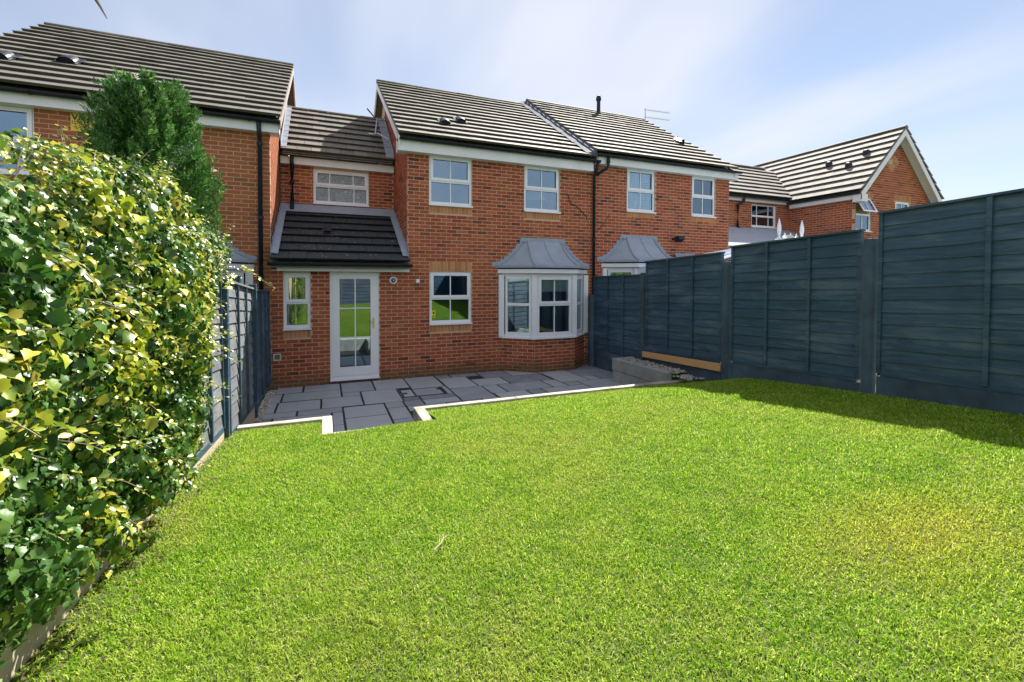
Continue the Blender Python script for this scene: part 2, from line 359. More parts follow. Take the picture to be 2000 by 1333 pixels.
def lay_bricks(parent, T, full, cut, y_plane=None, n=300, mat='brick'):
    """the n largest-looking whole bricks as objects of their own, all others joined"""
    rest = list(cut)
    if y_plane is not None and n:
        full = sorted(full, key=lambda b: (Vector((b[0], y_plane, b[2]))-Vector((0, 0, EYE))).length)
        for p, q, a, b in full[:n]: put('brick', BRICK if mat == 'brick' else BRICK2, parent, Matrix.Translation((p, y_plane-random.uniform(-.0016, .0016), a)))
        rest += full[n:]
    else: rest += full
    if rest:
        m = MB(); m.v, m.f = pieces_mesh(T, rest); m.build('brickwork', mat, parent, kind='stuff', fix=False)
def soldier_row(parent, T, u0, u1, v0, v1, name='buff_brick', pitch=.075):
    n = max(1, round((u1-u0)/pitch)); w = (u1-u0)/n
    for i in range(n):
        m = MB(); m.v, m.f = pieces_mesh(T, [(u0+i*w+.004, u0+(i+1)*w-.004, v0+.004, v1-.004)], .012, .002); m.build(name, 'buff', parent, fix=False)
# ------------------------------------------------------------------ windows
def window(house, T, u0, u1, v0, v1, bars=(.5,), split=.5, blind=None, sill=True, name='window', sash=True, open_top=0, rec=.035, glass='glass'):
    f = .052; d0, d1 = -rec-.07, -rec
    m = MB(); zt = v0+(v1-v0)*split; st = v0+(.03 if sill else 0)
    m.box(u0, u0+f, d0, d1, st, v1, lambda a, w, z: T(a, z, w)); m.box(u1-f, u1, d0, d1, st, v1, lambda a, w, z: T(a, z, w))
    X = lambda a, w, z: T(a, z, w)
    m.box(u0+f, u1-f, d0, d1, v1-f, v1, X); m.box(u0+f, u1-f, d0, d1, st, st+f+.01, X); m.box(u0+f, u1-f, d0, d1, zt-.03, zt+.03, X)
    win = m.build(name, 'upvc', house)
    a, b = u0+f, u1-f
    # upper light: a hinged sash, proud of the frame
    if sash:
        top, bot = v1-.028, zt+.004; s = .058; S0, S1 = d1-.004, d1+.014
        def TT(u, v, w):
            if not open_top: return T(u, v, w)
            dv = v-top; return T(u, top+dv*math.cos(open_top), w-dv*math.sin(open_top))
        Xs = lambda p, w, z: TT(p, z, w)
        m = MB(); m.box(a-.022, a-.022+s, S0, S1, bot, top, Xs); m.box(b+.022-s, b+.022, S0, S1, bot, top, Xs)
        m.box(a-.022+s, b+.022-s, S0, S1, top-s, top, Xs); m.box(a-.022+s, b+.022-s, S0, S1, bot, bot+s, Xs); m.build('sash', 'upvc', win)
        pa, pb, pc, pd = a-.022+s, b+.022-s, bot+s, top-s
        m = MB(); m.box((u0+u1)/2-.11*(u1-u0), (u0+u1)/2+.22*(u1-u0), S1, S1+.008, top-.036, top-.02, Xs); m.build('trickle_vent', 'fascia', win)
    else: TT = T; pa, pb, pc, pd = a, b, zt+.03, v1-f; S0 = d1-.02
    MB().box(pa, pb, S0-.022, S0-.018, pc, pd, lambda p, w, z: TT(p, z, w)).build('pane', glass, win)
    qa, qb, qc, qd = a, b, st+f+.01, zt-.03
    MB().box(qa, qb, d1-.032, d1-.028, qc, qd, X).build('pane', glass, win)
    gw = .011
    for t in bars:
        c = pa+(pb-pa)*t; MB().box(c-gw, c+gw, S0-.016, S0-.004, pc, pd, lambda p, w, z: TT(p, z, w)).build('glazing_bar', 'upvc', win)
        c = qa+(qb-qa)*t; MB().box(c-gw, c+gw, d1-.026, d1-.012, qc, qd, X).build('glazing_bar', 'upvc', win)
    m = MB()       # dark rubber gasket round each pane
    for (ga, gb, gc, gd, w0) in ((pa, pb, pc, pd, S0-.017), (qa, qb, qc, qd, d1-.027)):
        g = .006; K = (lambda p, w, z: TT(p, z, w)) if w0 != d1-.027 else X
        m.box(ga, ga+g, w0, w0+.004, gc, gd, K); m.box(gb-g, gb, w0, w0+.004, gc, gd, K); m.box(ga+g, gb-g, w0, w0+.004, gd-g, gd, K); m.box(ga+g, gb-g, w0, w0+.004, gc, gc+g, K)
    m.build('gasket', 'dark_seam', win)
    if sill:
        m = MB(); m.box(u0-.012, u1+.012, d1-.02, .045, v0, v0+.029, X); m.build('sill', 'upvc', win)
    if blind:
        MB().box(a+.01, b-.01, d0-.05, d0-.044, v1-f-blind, v1-.02, X).build('roller_blind', 'blind', win)
    return win
# ------------------------------------------------------------------ roofs
def tile_mesh(name, w, l, t):
    m = MB(); m.hexa([(.003, .045, 0), (w-.003, .045, 0), (w-.003, l, 0), (.003, l, 0), (.003, 0, t), (w-.003, 0, t), (w-.003, l, t), (.003, l, t)]); me = bpy.data.meshes.new(name)
    import bmesh
    me.from_pydata(m.v, [], m.f); bm = bmesh.new(); bm.from_mesh(me); bmesh.ops.recalc_face_normals(bm, faces=bm.faces)
    bmesh.ops.bevel(bm, geom=[e for e in bm.edges if abs(e.verts[0].co.y) < 1e-5 and abs(e.verts[1].co.y) < 1e-5], offset=.003, segments=1, affect='EDGES')
    bm.to_mesh(me); bm.free(); me.materials.append(MAT[TILE_MAT]); return me
TW, TT_ = .30, .052
TILES = {}; TILE_MAT = 'tile'
def tile_of(w, l):
    k = (round(w, 3), round(l, 2), TILE_MAT)
    if k not in TILES: TILES[k] = tile_mesh('roof_tile', w, l, TT_)
    return TILES[k]
def roof_slope(parent, org, along, upslope, L, S, rows, skip=None):
    """tiles laid row by row; org = eave corner, along = eave direction, upslope = unit vector up the slope"""
    a, u = Vector(along).normalized(), Vector(upslope).normalized(); n = a.cross(u).normalized()
    if n.z < 0: n = -n
    g = S/rows; tilt = math.atan(TT_/g)*.92
    for r in range(rows):
        x = -(TW/2 if r % 2 else 0.0)
        while x < L-.01:
            p, q = max(x, 0), min(x+TW, L); x += TW
            if q-p < .03: continue
            w = q-p if abs(q-p-TW) > 1e-3 else TW
            c = Vector(org)+a*p+u*(r*g)
            if skip and skip(c+a*w/2+u*g/2): continue
            tl = tilt+random.uniform(-.008, .008)
            uu = u*math.cos(tl)-n*math.sin(tl); nn = n*math.cos(tl)+u*math.sin(tl)
            if a.cross(uu).dot(nn) < 0: A = -a; c0 = c+a*w
            else: A = a; c0 = c
            c0 = c0+n*(TT_*.95+random.uniform(-.0015, .0015)); m = Matrix((A, uu, nn)).transposed().to_4x4(); m.translation = c0
            put('roof_tile', tile_of(w, g+.03 if r < rows-1 else g), parent, m)
def ridge(parent, p0, p1, r=.10):
    p0, p1 = Vector(p0), Vector(p1); d = p1-p0; n = max(1, round(d.length/.45)); s = d/n; dn = d.normalized(); sd = dn.cross(Vector((0, 0, 1)))
    prof = [(r*math.cos(t), r*.75*math.sin(t)) for t in [math.pi*k/6 for k in range(7)]]
    for i in range(n):
        a = p0+s*i+dn*.004; b = p0+s*(i+1)-dn*.004; o = Vector((0, 0, -.03+random.uniform(-.003, .003)))
        MB().extrude(prof, lambda p, q: a+o+sd*p+Vector((0, 0, q)), lambda p, q: b+o+sd*p+Vector((0, 0, q))).build('ridge_tile', 'tile', parent)
def gutter(parent, p0, p1, r=.055):
    p0, p1 = Vector(p0), Vector(p1); dn = (p1-p0).normalized(); sd = Vector((dn.y, -dn.x, 0))
    o = [(r*math.cos(t), r*math.sin(t)) for t in [math.pi+math.pi*k/8 for k in range(9)]]; i = [(x*.88, y*.88) for x, y in reversed(o)]
    g = MB().extrude(o+i, lambda p, q: p0+sd*p+Vector((0, 0, q)), lambda p, q: p1+sd*p+Vector((0, 0, q))).build('gutter', 'black_plastic', parent)
    L = (p1-p0).length; n = max(2, round(L/.9)); m = MB()
    for k in range(n):
        c = p0+dn*(L*(k+.5)/n); o2 = [(x*1.14, y*1.14) for x, y in o]+[(x*1.01, y*1.01) for x, y in reversed(o)]
        m.extrude(o2, lambda p, q: c-dn*.015+sd*p+Vector((0, 0, q)), lambda p, q: c+dn*.015+sd*p+Vector((0, 0, q)))
    m.build('gutter_bracket', 'black_plastic', g); return g
def downpipe(parent, path, r=.034, clips=()):
    d = MB().tube(path, r, 10).build('downpipe', 'black_plastic', parent, smooth=True)
    for c in clips: MB().tube([(c[0], c[1], c[2]-.025), (c[0], c[1], c[2]+.025)], r*1.28, 10).build('pipe_clip', 'black_plastic', d)
    return d
def roof_cowl(parent, p, pitch, r=.16):
    """half-round tile vent: a hooded cowl opening down the slope"""
    c = math.cos(pitch); s = math.sin(pitch); p = Vector(p)+Vector((0, -s, c))*.04; u = Vector((0, c, s)); n = Vector((0, -s, c)); a = Vector((1, 0, 0)); m = MB(); N = 10
    rings = []
    for t, k in ((0, 1), (.12, 1), (.30, .72), (.42, .25)):
        rings.append([p+u*t+a*(r*k*math.cos(math.pi*q/N))+n*(.02+r*.72*k*math.sin(math.pi*q/N)) for q in range(N+1)])
    for j in range(3):
        for q in range(N): m.face([rings[j][q], rings[j][q+1], rings[j+1][q+1], rings[j+1][q]])
    m.face([p+u*.03+a*(r*math.cos(math.pi*q/N))*.93+n*(.02+r*.66*math.sin(math.pi*q/N)) for q in range(N+1)])
    m.box(-r*1.25, r*1.25, -.05, .40, .0, .022, lambda x, y, z: p+a*x+u*y+n*(z+.004))
    m.build('roof_vent', 'black_plastic', parent)
YW = 9.30; EAVE_Y, RIDGE_Y = 9.06, 13.05
def house_shell(h, x0, x1, top, base, ridge_z, yf=YW, back=16.8, left=True, right=True):
    """side, back walls and roof boarding that close the house"""
    m = MB(); e = .012
    for x, k in ((x0+e, left), (x1-e-.1, right)):
        if k: m.box(x, x+.1, yf+.12, back, base, top); m.extrude([(yf+.12, top), (back, top), (RIDGE_Y, ridge_z-.12)], lambda p, q: (x, p, q), lambda p, q: (x+.1, p, q))
    m.box(x0+.15, x1-.15, back-.1, back, base, top)
    m.box(x0+.15, x1-.15, yf+.15, back-.15, 2.42, 2.52)
    return m.build('side_wall', 'mortar', h)
def main_roof(h, x0, x1, ez, rz, rows, left_verge=True, right_verge=True, name='roof'):
    S = math.hypot(RIDGE_Y-EAVE_Y, rz-ez); up = Vector((0, RIDGE_Y-EAVE_Y, rz-ez)).normalized()
    m = MB()
    m.extrude([(EAVE_Y+.03, ez-.03), (RIDGE_Y, rz-.03), (2*RIDGE_Y-EAVE_Y, ez-.03), (2*RIDGE_Y-EAVE_Y, ez-.07), (RIDGE_Y, rz-.07), (EAVE_Y+.03, ez-.07)], lambda p, q: (x0+.03, p, q), lambda p, q: (x1-.03, p, q))
    rf = m.build(name, 'tile', h)
    roof_slope(rf, (x0, EAVE_Y, ez), (1, 0, 0), up, x1-x0, S, rows)
    ridge(rf, (x0, RIDGE_Y, rz+.055), (x1, RIDGE_Y, rz+.055))
    return rf, up
def eaves(h, x0, x1, zb, zt, yf=YW, ov=.17, depth=.02):
    f = MB().box(x0, x1, yf-ov, yf-ov+depth, zb, zt).build('fascia_board', 'fascia', h)
    MB().box(x0+.003, x1-.003, yf-ov+depth, yf+.05, zb+.004, zb+.016).build('soffit', 'fascia', f); return f
def verge(h, x, ez, rz, th=.03, mat='fascia', dz=-.16, w=.15):
    y0, y1 = EAVE_Y+.04, RIDGE_Y
    return MB().extrude([(y0, ez+.005), (y1, rz+.005), (2*y1-y0, ez+.005), (2*y1-y0, ez+dz), (y1, rz+dz), (y0, ez+dz)], lambda p, q: (x, p, q), lambda p, q: (x+th, p, q)).build('bargeboard', mat, h)
# ------------------------------------------------------------------ bay windows
def bay(h, dx=0, dz=0, detail=True, gz=-.06, shut=False, label=None):
    A, B, C_, D_ = (3.58+dx, YW), (4.17+dx, 8.80), (5.16+dx, 8.80), (5.72+dx, YW)
    root = None; faces = [(A, B), (B, C_), (C_, D_)]
    zs, zh, zc_ = .70+dz, 2.06+dz, 2.21+dz
    m = MB()       # white corner posts and head, one frame
    for (p, q) in faces:
        L, T = slant(p, q); X = lambda a, w, z: T(a, z, w)
        m.box(0, L, -.10, -.02, zh-.04, zh+.03, X); m.box(0.0, L, -.10, -.02, zs, zs+.05, X)
    for c in (A, B, C_, D_):
        m.box(c[0]-.06, c[0]+.06, c[1]+(.0 if c[1] < 9 else -.06), c[1]+(.1 if c[1] < 9 else .02), zs, zh)
    root = m.build('bay_window', 'upvc', h, label)
    k = 0
    for (p, q), bars, ins in zip(faces, ((), (.5,), ()), ((.10, .08), (.07, .07), (.08, .10))):
        L, T = slant(p, q); X = lambda a, w, z: T(a, z, w); a, b = ins[0], L-ins[1]; zt = (zs+zh)/2+.03
        m = MB(); f = .05
        m.box(a, a+f, -.07, -.015, zs+.05, zh-.04, X); m.box(b-f, b, -.07, -.015, zs+.05, zh-.04, X); m.box(a+f, b-f, -.07, -.015, zt-.03, zt+.03, X)
        m.box(a+f, b-f, -.07, -.015, zs+.05, zs+.10, X); m.box(a+f, b-f, -.07, -.015, zh-.09, zh-.04, X)
        m.build('frame', 'upvc', root)
        s = 0
        if bars:
            s = .035; m = MB(); ta, tb, tc, td = a+.03, b-.03, zt+.015, zh-.055
            m.box(ta, ta+.06, -.03, .0, tc, td, X); m.box(tb-.06, tb, -.03, .0, tc, td, X); m.box(ta+.06, tb-.06, -.03, .0, tc, tc+.055, X); m.box(ta+.06, tb-.06, -.03, .0, td-.055, td, X)
            m.build('sash', 'upvc', root); MB().box((a+b)/2-.06, (a+b)/2+.2, .0, .008, td-.034, td-.02, X).build('trickle_vent', 'fascia', root)
        MB().box(a+f+s, b-f-s, -.05, -.046, zt+.03+s, zh-.09-s*.6, X).build('pane', 'glass', root)
        MB().box(a+f, b-f, -.05, -.046, zs+.10, zt-.03, X).build('pane', 'glass', root)
        for t in bars:
            c = (a+b)/2; MB().box(c-.011, c+.011, -.045, -.03, zt+.03+s, zh-.09-s*.6, X).build('glazing_bar', 'upvc', root); MB().box(c-.011, c+.011, -.045, -.03, zs+.10, zt-.03, X).build('glazing_bar', 'upvc', root)
        if not shut: MB().box(a+.03, b-.03, -.088, -.083, zh-.37, zh-.03, X).build('roller_blind', 'blind', root)
        else:
            m = MB()
            for q_ in range(18):
                z = zs+.1+q_*.07; m.hexa([T(a, z, -.16), T(b, z, -.16), T(b, z+.035, -.12), T(a, z+.035, -.12), T(a, z+.006, -.16), T(b, z+.006, -.16), T(b, z+.041, -.12), T(a, z+.041, -.12)])
            m.build('shutter_louvres', 'shutter', root)
    def ring(off, z):      # plan outline pushed outwards
        return [(A[0]-off, YW, z), (B[0]-off*.42, B[1]-off, z), (C_[0]+off*.42, C_[1]-off, z), (D_[0]+off, YW, z)]
    def band(off, z0, z1, name, mat):
        m = MB(); o0, o1 = ring(off, z0), ring(off, z1); ins = [(A[0]+.1, YW-.002), (B[0]+.05, B[1]+.09), (C_[0]-.05, C_[1]+.09), (D_[0]-.1, YW-.002)]
        for i in range(3): m.hexa([o0[i], o0[i+1], (*ins[i+1], z0), (*ins[i], z0), o1[i], o1[i+1], (*ins[i+1], z1), (*ins[i], z1)])
        return m.build(name, mat, root)
    band(.055, zs-.035, zs-.002, 'sill', 'upvc'); band(.075, zh+.032, zc_-.03, 'cornice', 'upvc'); band(.05, zh+.0305, zh+.0315, 'head_seam', 'dark_seam')
    # swept lead roof
    N = 12; m = MB(); base = ring(.13, zc_); top = [(4.13+dx, YW-.01), (4.20+dx, YW-.05), (5.02+dx, YW-.05), (5.09+dx, YW-.01)]; H = .56; rows = []
    for j in range(N+1):
        t = j/N; g = 1-(1-t)**1.0; z = zc_+.05+H*(t**1.75) if j else zc_+.05
        rows.append([Vector((base[i][0]*(1-g)+top[i][0]*g, base[i][1]*(1-g)+top[i][1]*g, z)) for i in range(4)])
    for j in range(N):
        for i in range(3): m.face([rows[j][i], rows[j][i+1], rows[j+1][i+1], rows[j+1][i]])
    for i in range(3): m.face([base[i], base[i+1], rows[0][i+1], rows[0][i]])
    m.face([*base]); lr = m.build('lead_roof', 'lead', root); 
    for i in (0, 1, 2, 3):
        MB().tube([r[i]+Vector((0, -.01, .006)) for r in rows], .015, 6).build('lead_roll', 'lead', root, smooth=True)
    c = MB().tube([r[1]*.5+r[2]*.5+Vector((0, -.004, .003)) for r in rows], .008, 5).build('lead_roll', 'lead', root, smooth=True)
    # stepped flashing up the wall
    for sgn, ex, tx in ((-1, A[0]-.20, 4.13+dx), (1, D_[0]+.11, 5.09+dx)):
        n = 8
        for j in range(n):
            t0, t1 = j/n, (j+1)/n
            xa = ex+(tx-ex)*t0; xb = ex+(tx-ex)*t1; za = zc_+.03+H*t0**1.75; zb = zc_+.03+H*t1**1.75
            y = YW-.012-.002*(j % 2); zt_ = max(zb+.065, za+.10)
            MB().hexa([(xa, y, za-.01), (xb, y, zb-.03), (xb, y+.006, zb-.03), (xa, y+.006, za-.01), (xa-(xb-xa)*.10, y, zt_-.012), (xb, y, zt_+.01), (xb, y+.006, zt_+.01), (xa-(xb-xa)*.10, y+.006, zt_-.012)]).build('flashing', 'lead', root)
    MB().box(4.05+dx, 5.17+dx, YW-.022, YW-.016, zc_+.05+H-.03, zc_+.05+H+.075).build('flashing', 'lead', root)
    MB().box(4.10+dx, 5.12+dx, YW-.06, YW-.022, zc_+.05+H-.03, zc_+.05+H+.004).build('flashing', 'lead', root)
    # brick plinth
    if detail:
        mb = MB(); al = []
        for (p, q) in faces:
            L, T = slant(p, q); wall_core(T, 0, L, gz, zs-.036, [], mb)
        pl = mb.build('plinth', 'mortar', root)
        V, F = [], []
        for i_, (p, q) in enumerate(faces):
            L, T = slant(p, q); fu, cu = brick_pieces(0.002, L-.002, gz, zs-.036, [], off=(.05, 0, .08)[i_]); v, f = pieces_mesh(T, fu+cu); n = len(V); V += v; F += [tuple(n+k for k in x) for x in f]
        m = MB(); m.v, m.f = V, F; m.build('brickwork', 'brick', root, kind='stuff', fix=False)
    return root
# ================================================================== SETTING
def lawn_z(x, y):
    d = np.maximum(5.84-y, 0); ramp = np.clip(d/1.2, 0, 1); ramp = ramp*ramp*(3-2*ramp)
    return .250+.10*np.minimum(d, .3)+.085*np.maximum(d-.3, 0)-.006*np.maximum(d-4, 0)**2*.5+.030*np.maximum(x-.2, 0)*ramp+.012*np.sin(x*1.7+.4)*np.sin(y*1.3)*ramp
g = MB().box(-250, 250, -250, 250, -.40, -.15).build('ground', 'ground'); tag(g, 'grassy ground reaching past the houses to the horizon', 'ground', kind='structure')
ALX0, ALX1, ALY = -.045, 1.19, 5.14
xs = sorted(set([round(v, 3) for v in np.arange(-1.25, 5.80, .15)]+[ALX0, ALX1, 5.80])); ys = sorted(set([round(v, 3) for v in np.arange(-2.1, 5.84, .15)]+[ALY, 5.84]))
V = np.array([(x, y, float(lawn_z(x, y))-.012) for y in ys for x in xs]); nx = len(xs); F = []
for j in range(len(ys)-1):
    for i in range(nx-1):
        if ALX0-1e-6 <= xs[i] and xs[i+1] <= ALX1+1e-6 and ys[j] >= ALY-1e-6: continue
        F.append((j*nx+i, j*nx+i+1, (j+1)*nx+i+1, (j+1)*nx+i))
lw = obj('lawn', raw_mesh('lawn', V, np.array(F), 'soil', True)); tag(lw, 'sloping back lawn between the two side fences', 'lawn', kind='structure')
# patio
ZP = -.06
pm = MB().box(-1.0, 5.78, 5.90, 9.295, -.30, ZP-.0045).box(0.0, 1.12, 5.18, 5.897, -.30, ZP-.005)
patio = pm.build('patio', 'bed'); tag(patio, 'slate grey paved patio along the back of the house', 'patio', kind='structure')
SL = [(-.80, -.37, 8.55, 9.02), (-.36, .245, 8.53, 9.02), (.25, .81, 8.24, 9.02), (.815, 1.41, 8.22, 9.02), (1.415, 2.015, 8.08, 9.02), (2.02, 2.315, 8.73, 9.02), (2.32, 2.9, 8.73, 9.02), (2.905, 3.5, 8.43, 9.02), (3.505, 4.11, 8.45, 9.02),
 (-.82, -.665, 7.935, 8.52), (-.66, .245, 7.965, 8.525), (.25, .55, 7.965, 8.235), (.555, 1.16, 7.33, 8.215), (-.83, -.695, 7.345, 7.93), (-.69, -.07, 7.345, 7.93), (-.065, .55, 7.345, 7.96), (-.84, -.39, 7.065, 7.34), (-.385, .235, 7.065, 7.34),
 (-.84, -.69, 6.75, 7.06), (-.685, .075, 6.75, 7.06), (.08, .235, 6.43, 7.06), (.08, .235, 6.0, 6.425), (.24, .845, 6.70, 7.29), (.24, .845, 6.0, 6.695), (.85, 1.135, 7.0, 7.325), (.85, 1.14, 6.4, 6.995), (.85, 1.14, 6.0, 6.395),
 (1.165, 1.435, 7.335, 7.53), (1.44, 2.03, 7.295, 7.53), (1.14, 1.435, 7.0, 7.33), (1.44, 2.03, 7.0, 7.29), (1.93, 2.03, 7.535, 8.075), (2.035, 2.6, 7.87, 8.725), (2.035, 2.64, 7.0, 7.865), (1.145, 1.76, 6.72, 6.995), (1.765, 2.35, 6.72, 6.995), (2.355, 2.665, 6.72, 6.995),
 (2.605, 3.225, 7.85, 8.425), (2.645, 2.94, 7.27, 7.845), (2.67, 3.265, 6.72, 7.265), (3.23, 4.115, 7.84, 8.425), (2.945, 3.84, 7.27, 7.835), (3.845, 4.155, 7.27, 7.835), (3.27, 3.56, 6.72, 7.265), (3.565, 4.47, 6.72, 7.265), (4.16, 4.47, 7.27, 7.555),
 (4.16, 4.775, 7.56, 8.44), (4.475, 5.40, 6.72, 7.555), (4.78, 5.05, 7.56, 7.875), (5.055, 5.60, 7.56, 7.875), (4.78, 5.56, 7.88, 8.51), (4.12, 4.775, 8.445, 9.02), (4.78, 5.56, 8.515, 9.02), (5.565, 5.61, 7.88, 9.02), (1.165, 1.185, 7.535, 8.21)]
import bmesh
for (a, b, c, d) in SL:
    a, b, c, d = (k*1.03 for k in (a, b, c, d)); c = max(c, 5.24 if a < 1.1 and b > 0 else 5.93); dz = random.uniform(-.001, .002); gp = .0125
    if d-c < .02: continue
    me = bpy.data.meshes.new('paving_slab'); bm = bmesh.new(); X0, X1, Y0, Y1 = a+gp, b-gp, c+gp, d-gp
    def edge(p, q):      # slightly riven edge
        n = max(2, int((Vector(q)-Vector(p)).length/.12)); return [Vector(p).lerp(Vector(q), i/n)+(Vector((random.uniform(-.0028, .0028), random.uniform(-.0028, .0028))) if i else Vector((0, 0))) for i in range(n)]
    pts = edge((X0, Y0), (X1, Y0))+edge((X1, Y0), (X1, Y1))+edge((X1, Y1), (X0, Y1))+edge((X0, Y1), (X0, Y0))
    lo = [bm.verts.new((p.x, p.y, ZP-.02)) for p in pts]; hi = [bm.verts.new((p.x, p.y, ZP-.0035+dz)) for p in pts]; cx, cy = (X0+X1)/2, (Y0+Y1)/2
    tp = [bm.verts.new((p.x+(.004 if p.x < cx else -.004), p.y+(.004 if p.y < cy else -.004), ZP+dz)) for p in pts]; n = len(pts)
    for i in range(n): bm.faces.new((lo[i], lo[(i+1) % n], hi[(i+1) % n], hi[i])); bm.faces.new((hi[i], hi[(i+1) % n], tp[(i+1) % n], tp[i]))
    bm.faces.new(tp); bm.to_mesh(me); bm.free(); me.materials.append(MAT['slab']); obj('paving_slab', me, patio)
a, b, c, d = 1.19*1.03, 1.92*1.03, 7.55*1.03, 8.065*1.03      # recessed inspection cover
m = MB()
for (p, q, r, s) in ((a, b, c, c+.02), (a, b, d-.02, d), (a, a+.02, c+.02, d-.02), (b-.02, b, c+.02, d-.02)): m.box(p, q, r, s, ZP-.02, ZP+.001)
cov = m.build('inspection_cover', 'dark_seam', patio, 'recessed inspection cover with slab infill and dark steel rim')
for (p, q) in ((a+.024, a+.20), (a+.235, b-.05)): MB().box(p, q, c+.03, d-.03, ZP-.02, ZP-.001).build('cover_infill', 'slab', cov, bevel=.003)
m = MB(); m.box(a+.03, a+.10, c+.2, c+.3, ZP-.001, ZP+.003).box(b-.1, b-.04, c+.32, c+.42, ZP-.001, ZP+.003); m.build('lifting_key_slot', 'ink', cov)
# sleeper edging that holds the lawn back
KZ = .27
ed = thing('sleeper_edging', (.5, 5.9, ZP), 'pale concrete sleeper edging between patio and lawn with a square step bay', 'edging')
def sleeper(par, x0, x1, y0, y1, z0, z1, mat='sleeper'): return MB().box(x0, x1, y0, y1, z0, z1).build('sleeper', mat, par, bevel=.006)
sleeper(ed, -.93, -.048, 5.842, 5.95, ZP, KZ); sleeper(ed, ALX0, .07, 5.252, 5.95, ZP, KZ+.002); sleeper(ed, ALX0, 1.19, 5.142, 5.248, ZP, KZ+.012)
sleeper(ed, 1.06, 1.19, 5.252, 5.84, ZP, KZ+.002)
for p, q in ((1.06, 2.5), (2.503, 4.1), (4.103, 5.74)): sleeper(ed, p, q, 5.843, 5.95, ZP, KZ+random.uniform(-.002, .002))
# raised gravel bed in the corner
rb = thing('raised_bed', (5.4, 6.6, ZP), 'raised bed of two stacked grey concrete sleepers filled with gravel by the dark fence', 'raised bed')
sleeper(rb, 5.27, 5.37, 5.955, 7.50, ZP, .165, 'sleeper_grey'); sleeper(rb, 5.26, 5.37, 5.955, 7.51, .17, .40, 'sleeper_grey')
sleeper(rb, 5.374, 5.74, 7.41, 7.505, ZP, .165, 'sleeper_grey'); sleeper(rb, 5.374, 5.74, 7.405, 7.51, .17, .40, 'sleeper_grey')
MB().box(5.372, 5.74, 5.96, 7.40, ZP, .345).build('soil_fill', 'soil', rb)
def stones(name, n, region, zf, r0, r1, parent=None):
    V, F = [], []
    oct_ = np.array([(1, 0, 0), (0, 1, 0), (-1, 0, 0), (0, -1, 0), (0, 0, 1), (0, 0, -1)], float); fo = [(0, 1, 4), (1, 2, 4), (2, 3, 4), (3, 0, 4), (1, 0, 5), (2, 1, 5), (3, 2, 5), (0, 3, 5)]
    for i in range(n):
        x, y = region(); s = random.uniform(r0, r1); p = oct_*np.array([s, s*random.uniform(.6, 1), s*random.uniform(.35, .7)])+rng.normal(0, s*.14, (6, 3)); a = random.uniform(0, 6.3)
        q = np.column_stack((p[:, 0]*math.cos(a)-p[:, 1]*math.sin(a), p[:, 0]*math.sin(a)+p[:, 1]*math.cos(a), p[:, 2]))+np.array([x, y, zf(x, y)+random.uniform(0, s*.5)])
        k = len(V); V += [tuple(v) for v in q]; F += [tuple(k+j for j in f) for f in fo]
    V = np.array(V)
    if parent: V = V-np.array(ORG[parent.name])
    return obj(name, raw_mesh(name, V, np.array(F), 'stone'), parent)
o = stones('gravel', 900, lambda: (random.uniform(5.385, 5.73), random.uniform(5.6, 7.39)), lambda x, y: .375 if y > 5.95 else .33, .012, .03, rb); tag(o, kind='stuff')
o = stones('gravel', 1500, lambda: ((lambda t: (random.uniform(-.96, -.815-.05*t), 5.96+3.2*(1-t)))(random.random())), lambda x, y: ZP-.01, .012, .03); tag(o, 'loose pale gravel strip between the left fence and the paving', 'gravel', kind='stuff')
# ================================================================== HOUSE IN THE MIDDLE
hm = thing('brick_house', (2.5, 11, ZP), 'red brick house with white glazed back door, bay window and low lean-to roof', 'house', 'row of brick houses')
T = front(YW)
OPN = [(-1, 1.553, 2.13, 6), (-.712, -.254, 1.0, 2.066), (.085, .989, -.5, 2.083), (2.0, 2.905, 1.0, 2.115), (1.993, 2.915, 3.478, 4.53), (4.136, 5.04, 3.478, 4.53), (3.60, 5.70, -.5, 2.235)]
BUF = [(2.0, 2.905, 2.115, 2.34), (2.0, 2.905, .855, 1.0), (-.712, -.254, .85, 1.0), (1.993, 2.915, 3.33, 3.478), (4.136, 5.04, 3.33, 3.478)]
AIR = (2.77, 2.985, .09, .155)
mb = MB(); wall_core(T, -.905, 5.965, ZP-.1, 4.56, OPN, mb); wl_ = mb.build('wall', 'mortar', hm)
fu, cu = brick_pieces(-.905, 5.965, ZP-.02, 4.56, OPN+BUF+[AIR]); lay_bricks(wl_, T, fu, cu, YW, 300)
for b in BUF: soldier_row(wl_, T, *b)
m = MB(); m.box(AIR[0], AIR[1], YW, YW+.01, AIR[2], AIR[3])
for k in range(7): m.box(AIR[0]+.012+k*.029, AIR[0]+.030+k*.029, YW-.003, YW, AIR[2]+.01, AIR[3]-.01)
m.build('air_brick', 'air_terracotta', wl_)
# gable side above the lean-to
Ts = side(1.553, -1); gl = lambda z: (YW+.002 if z < 4.76 else EAVE_Y+(z-4.70)/.649, 13.0)
fu, cu = brick_pieces(YW+.003, 13.0, 2.2, 7.2, [], gl, off=.1); mm = MB(); mm.v, mm.f = pieces_mesh(Ts, fu+cu); mm.build('brickwork', 'brick', wl_, kind='stuff', fix=False)
house_shell(hm, 1.5575-.012, 5.965, 4.60, ZP, 7.30)
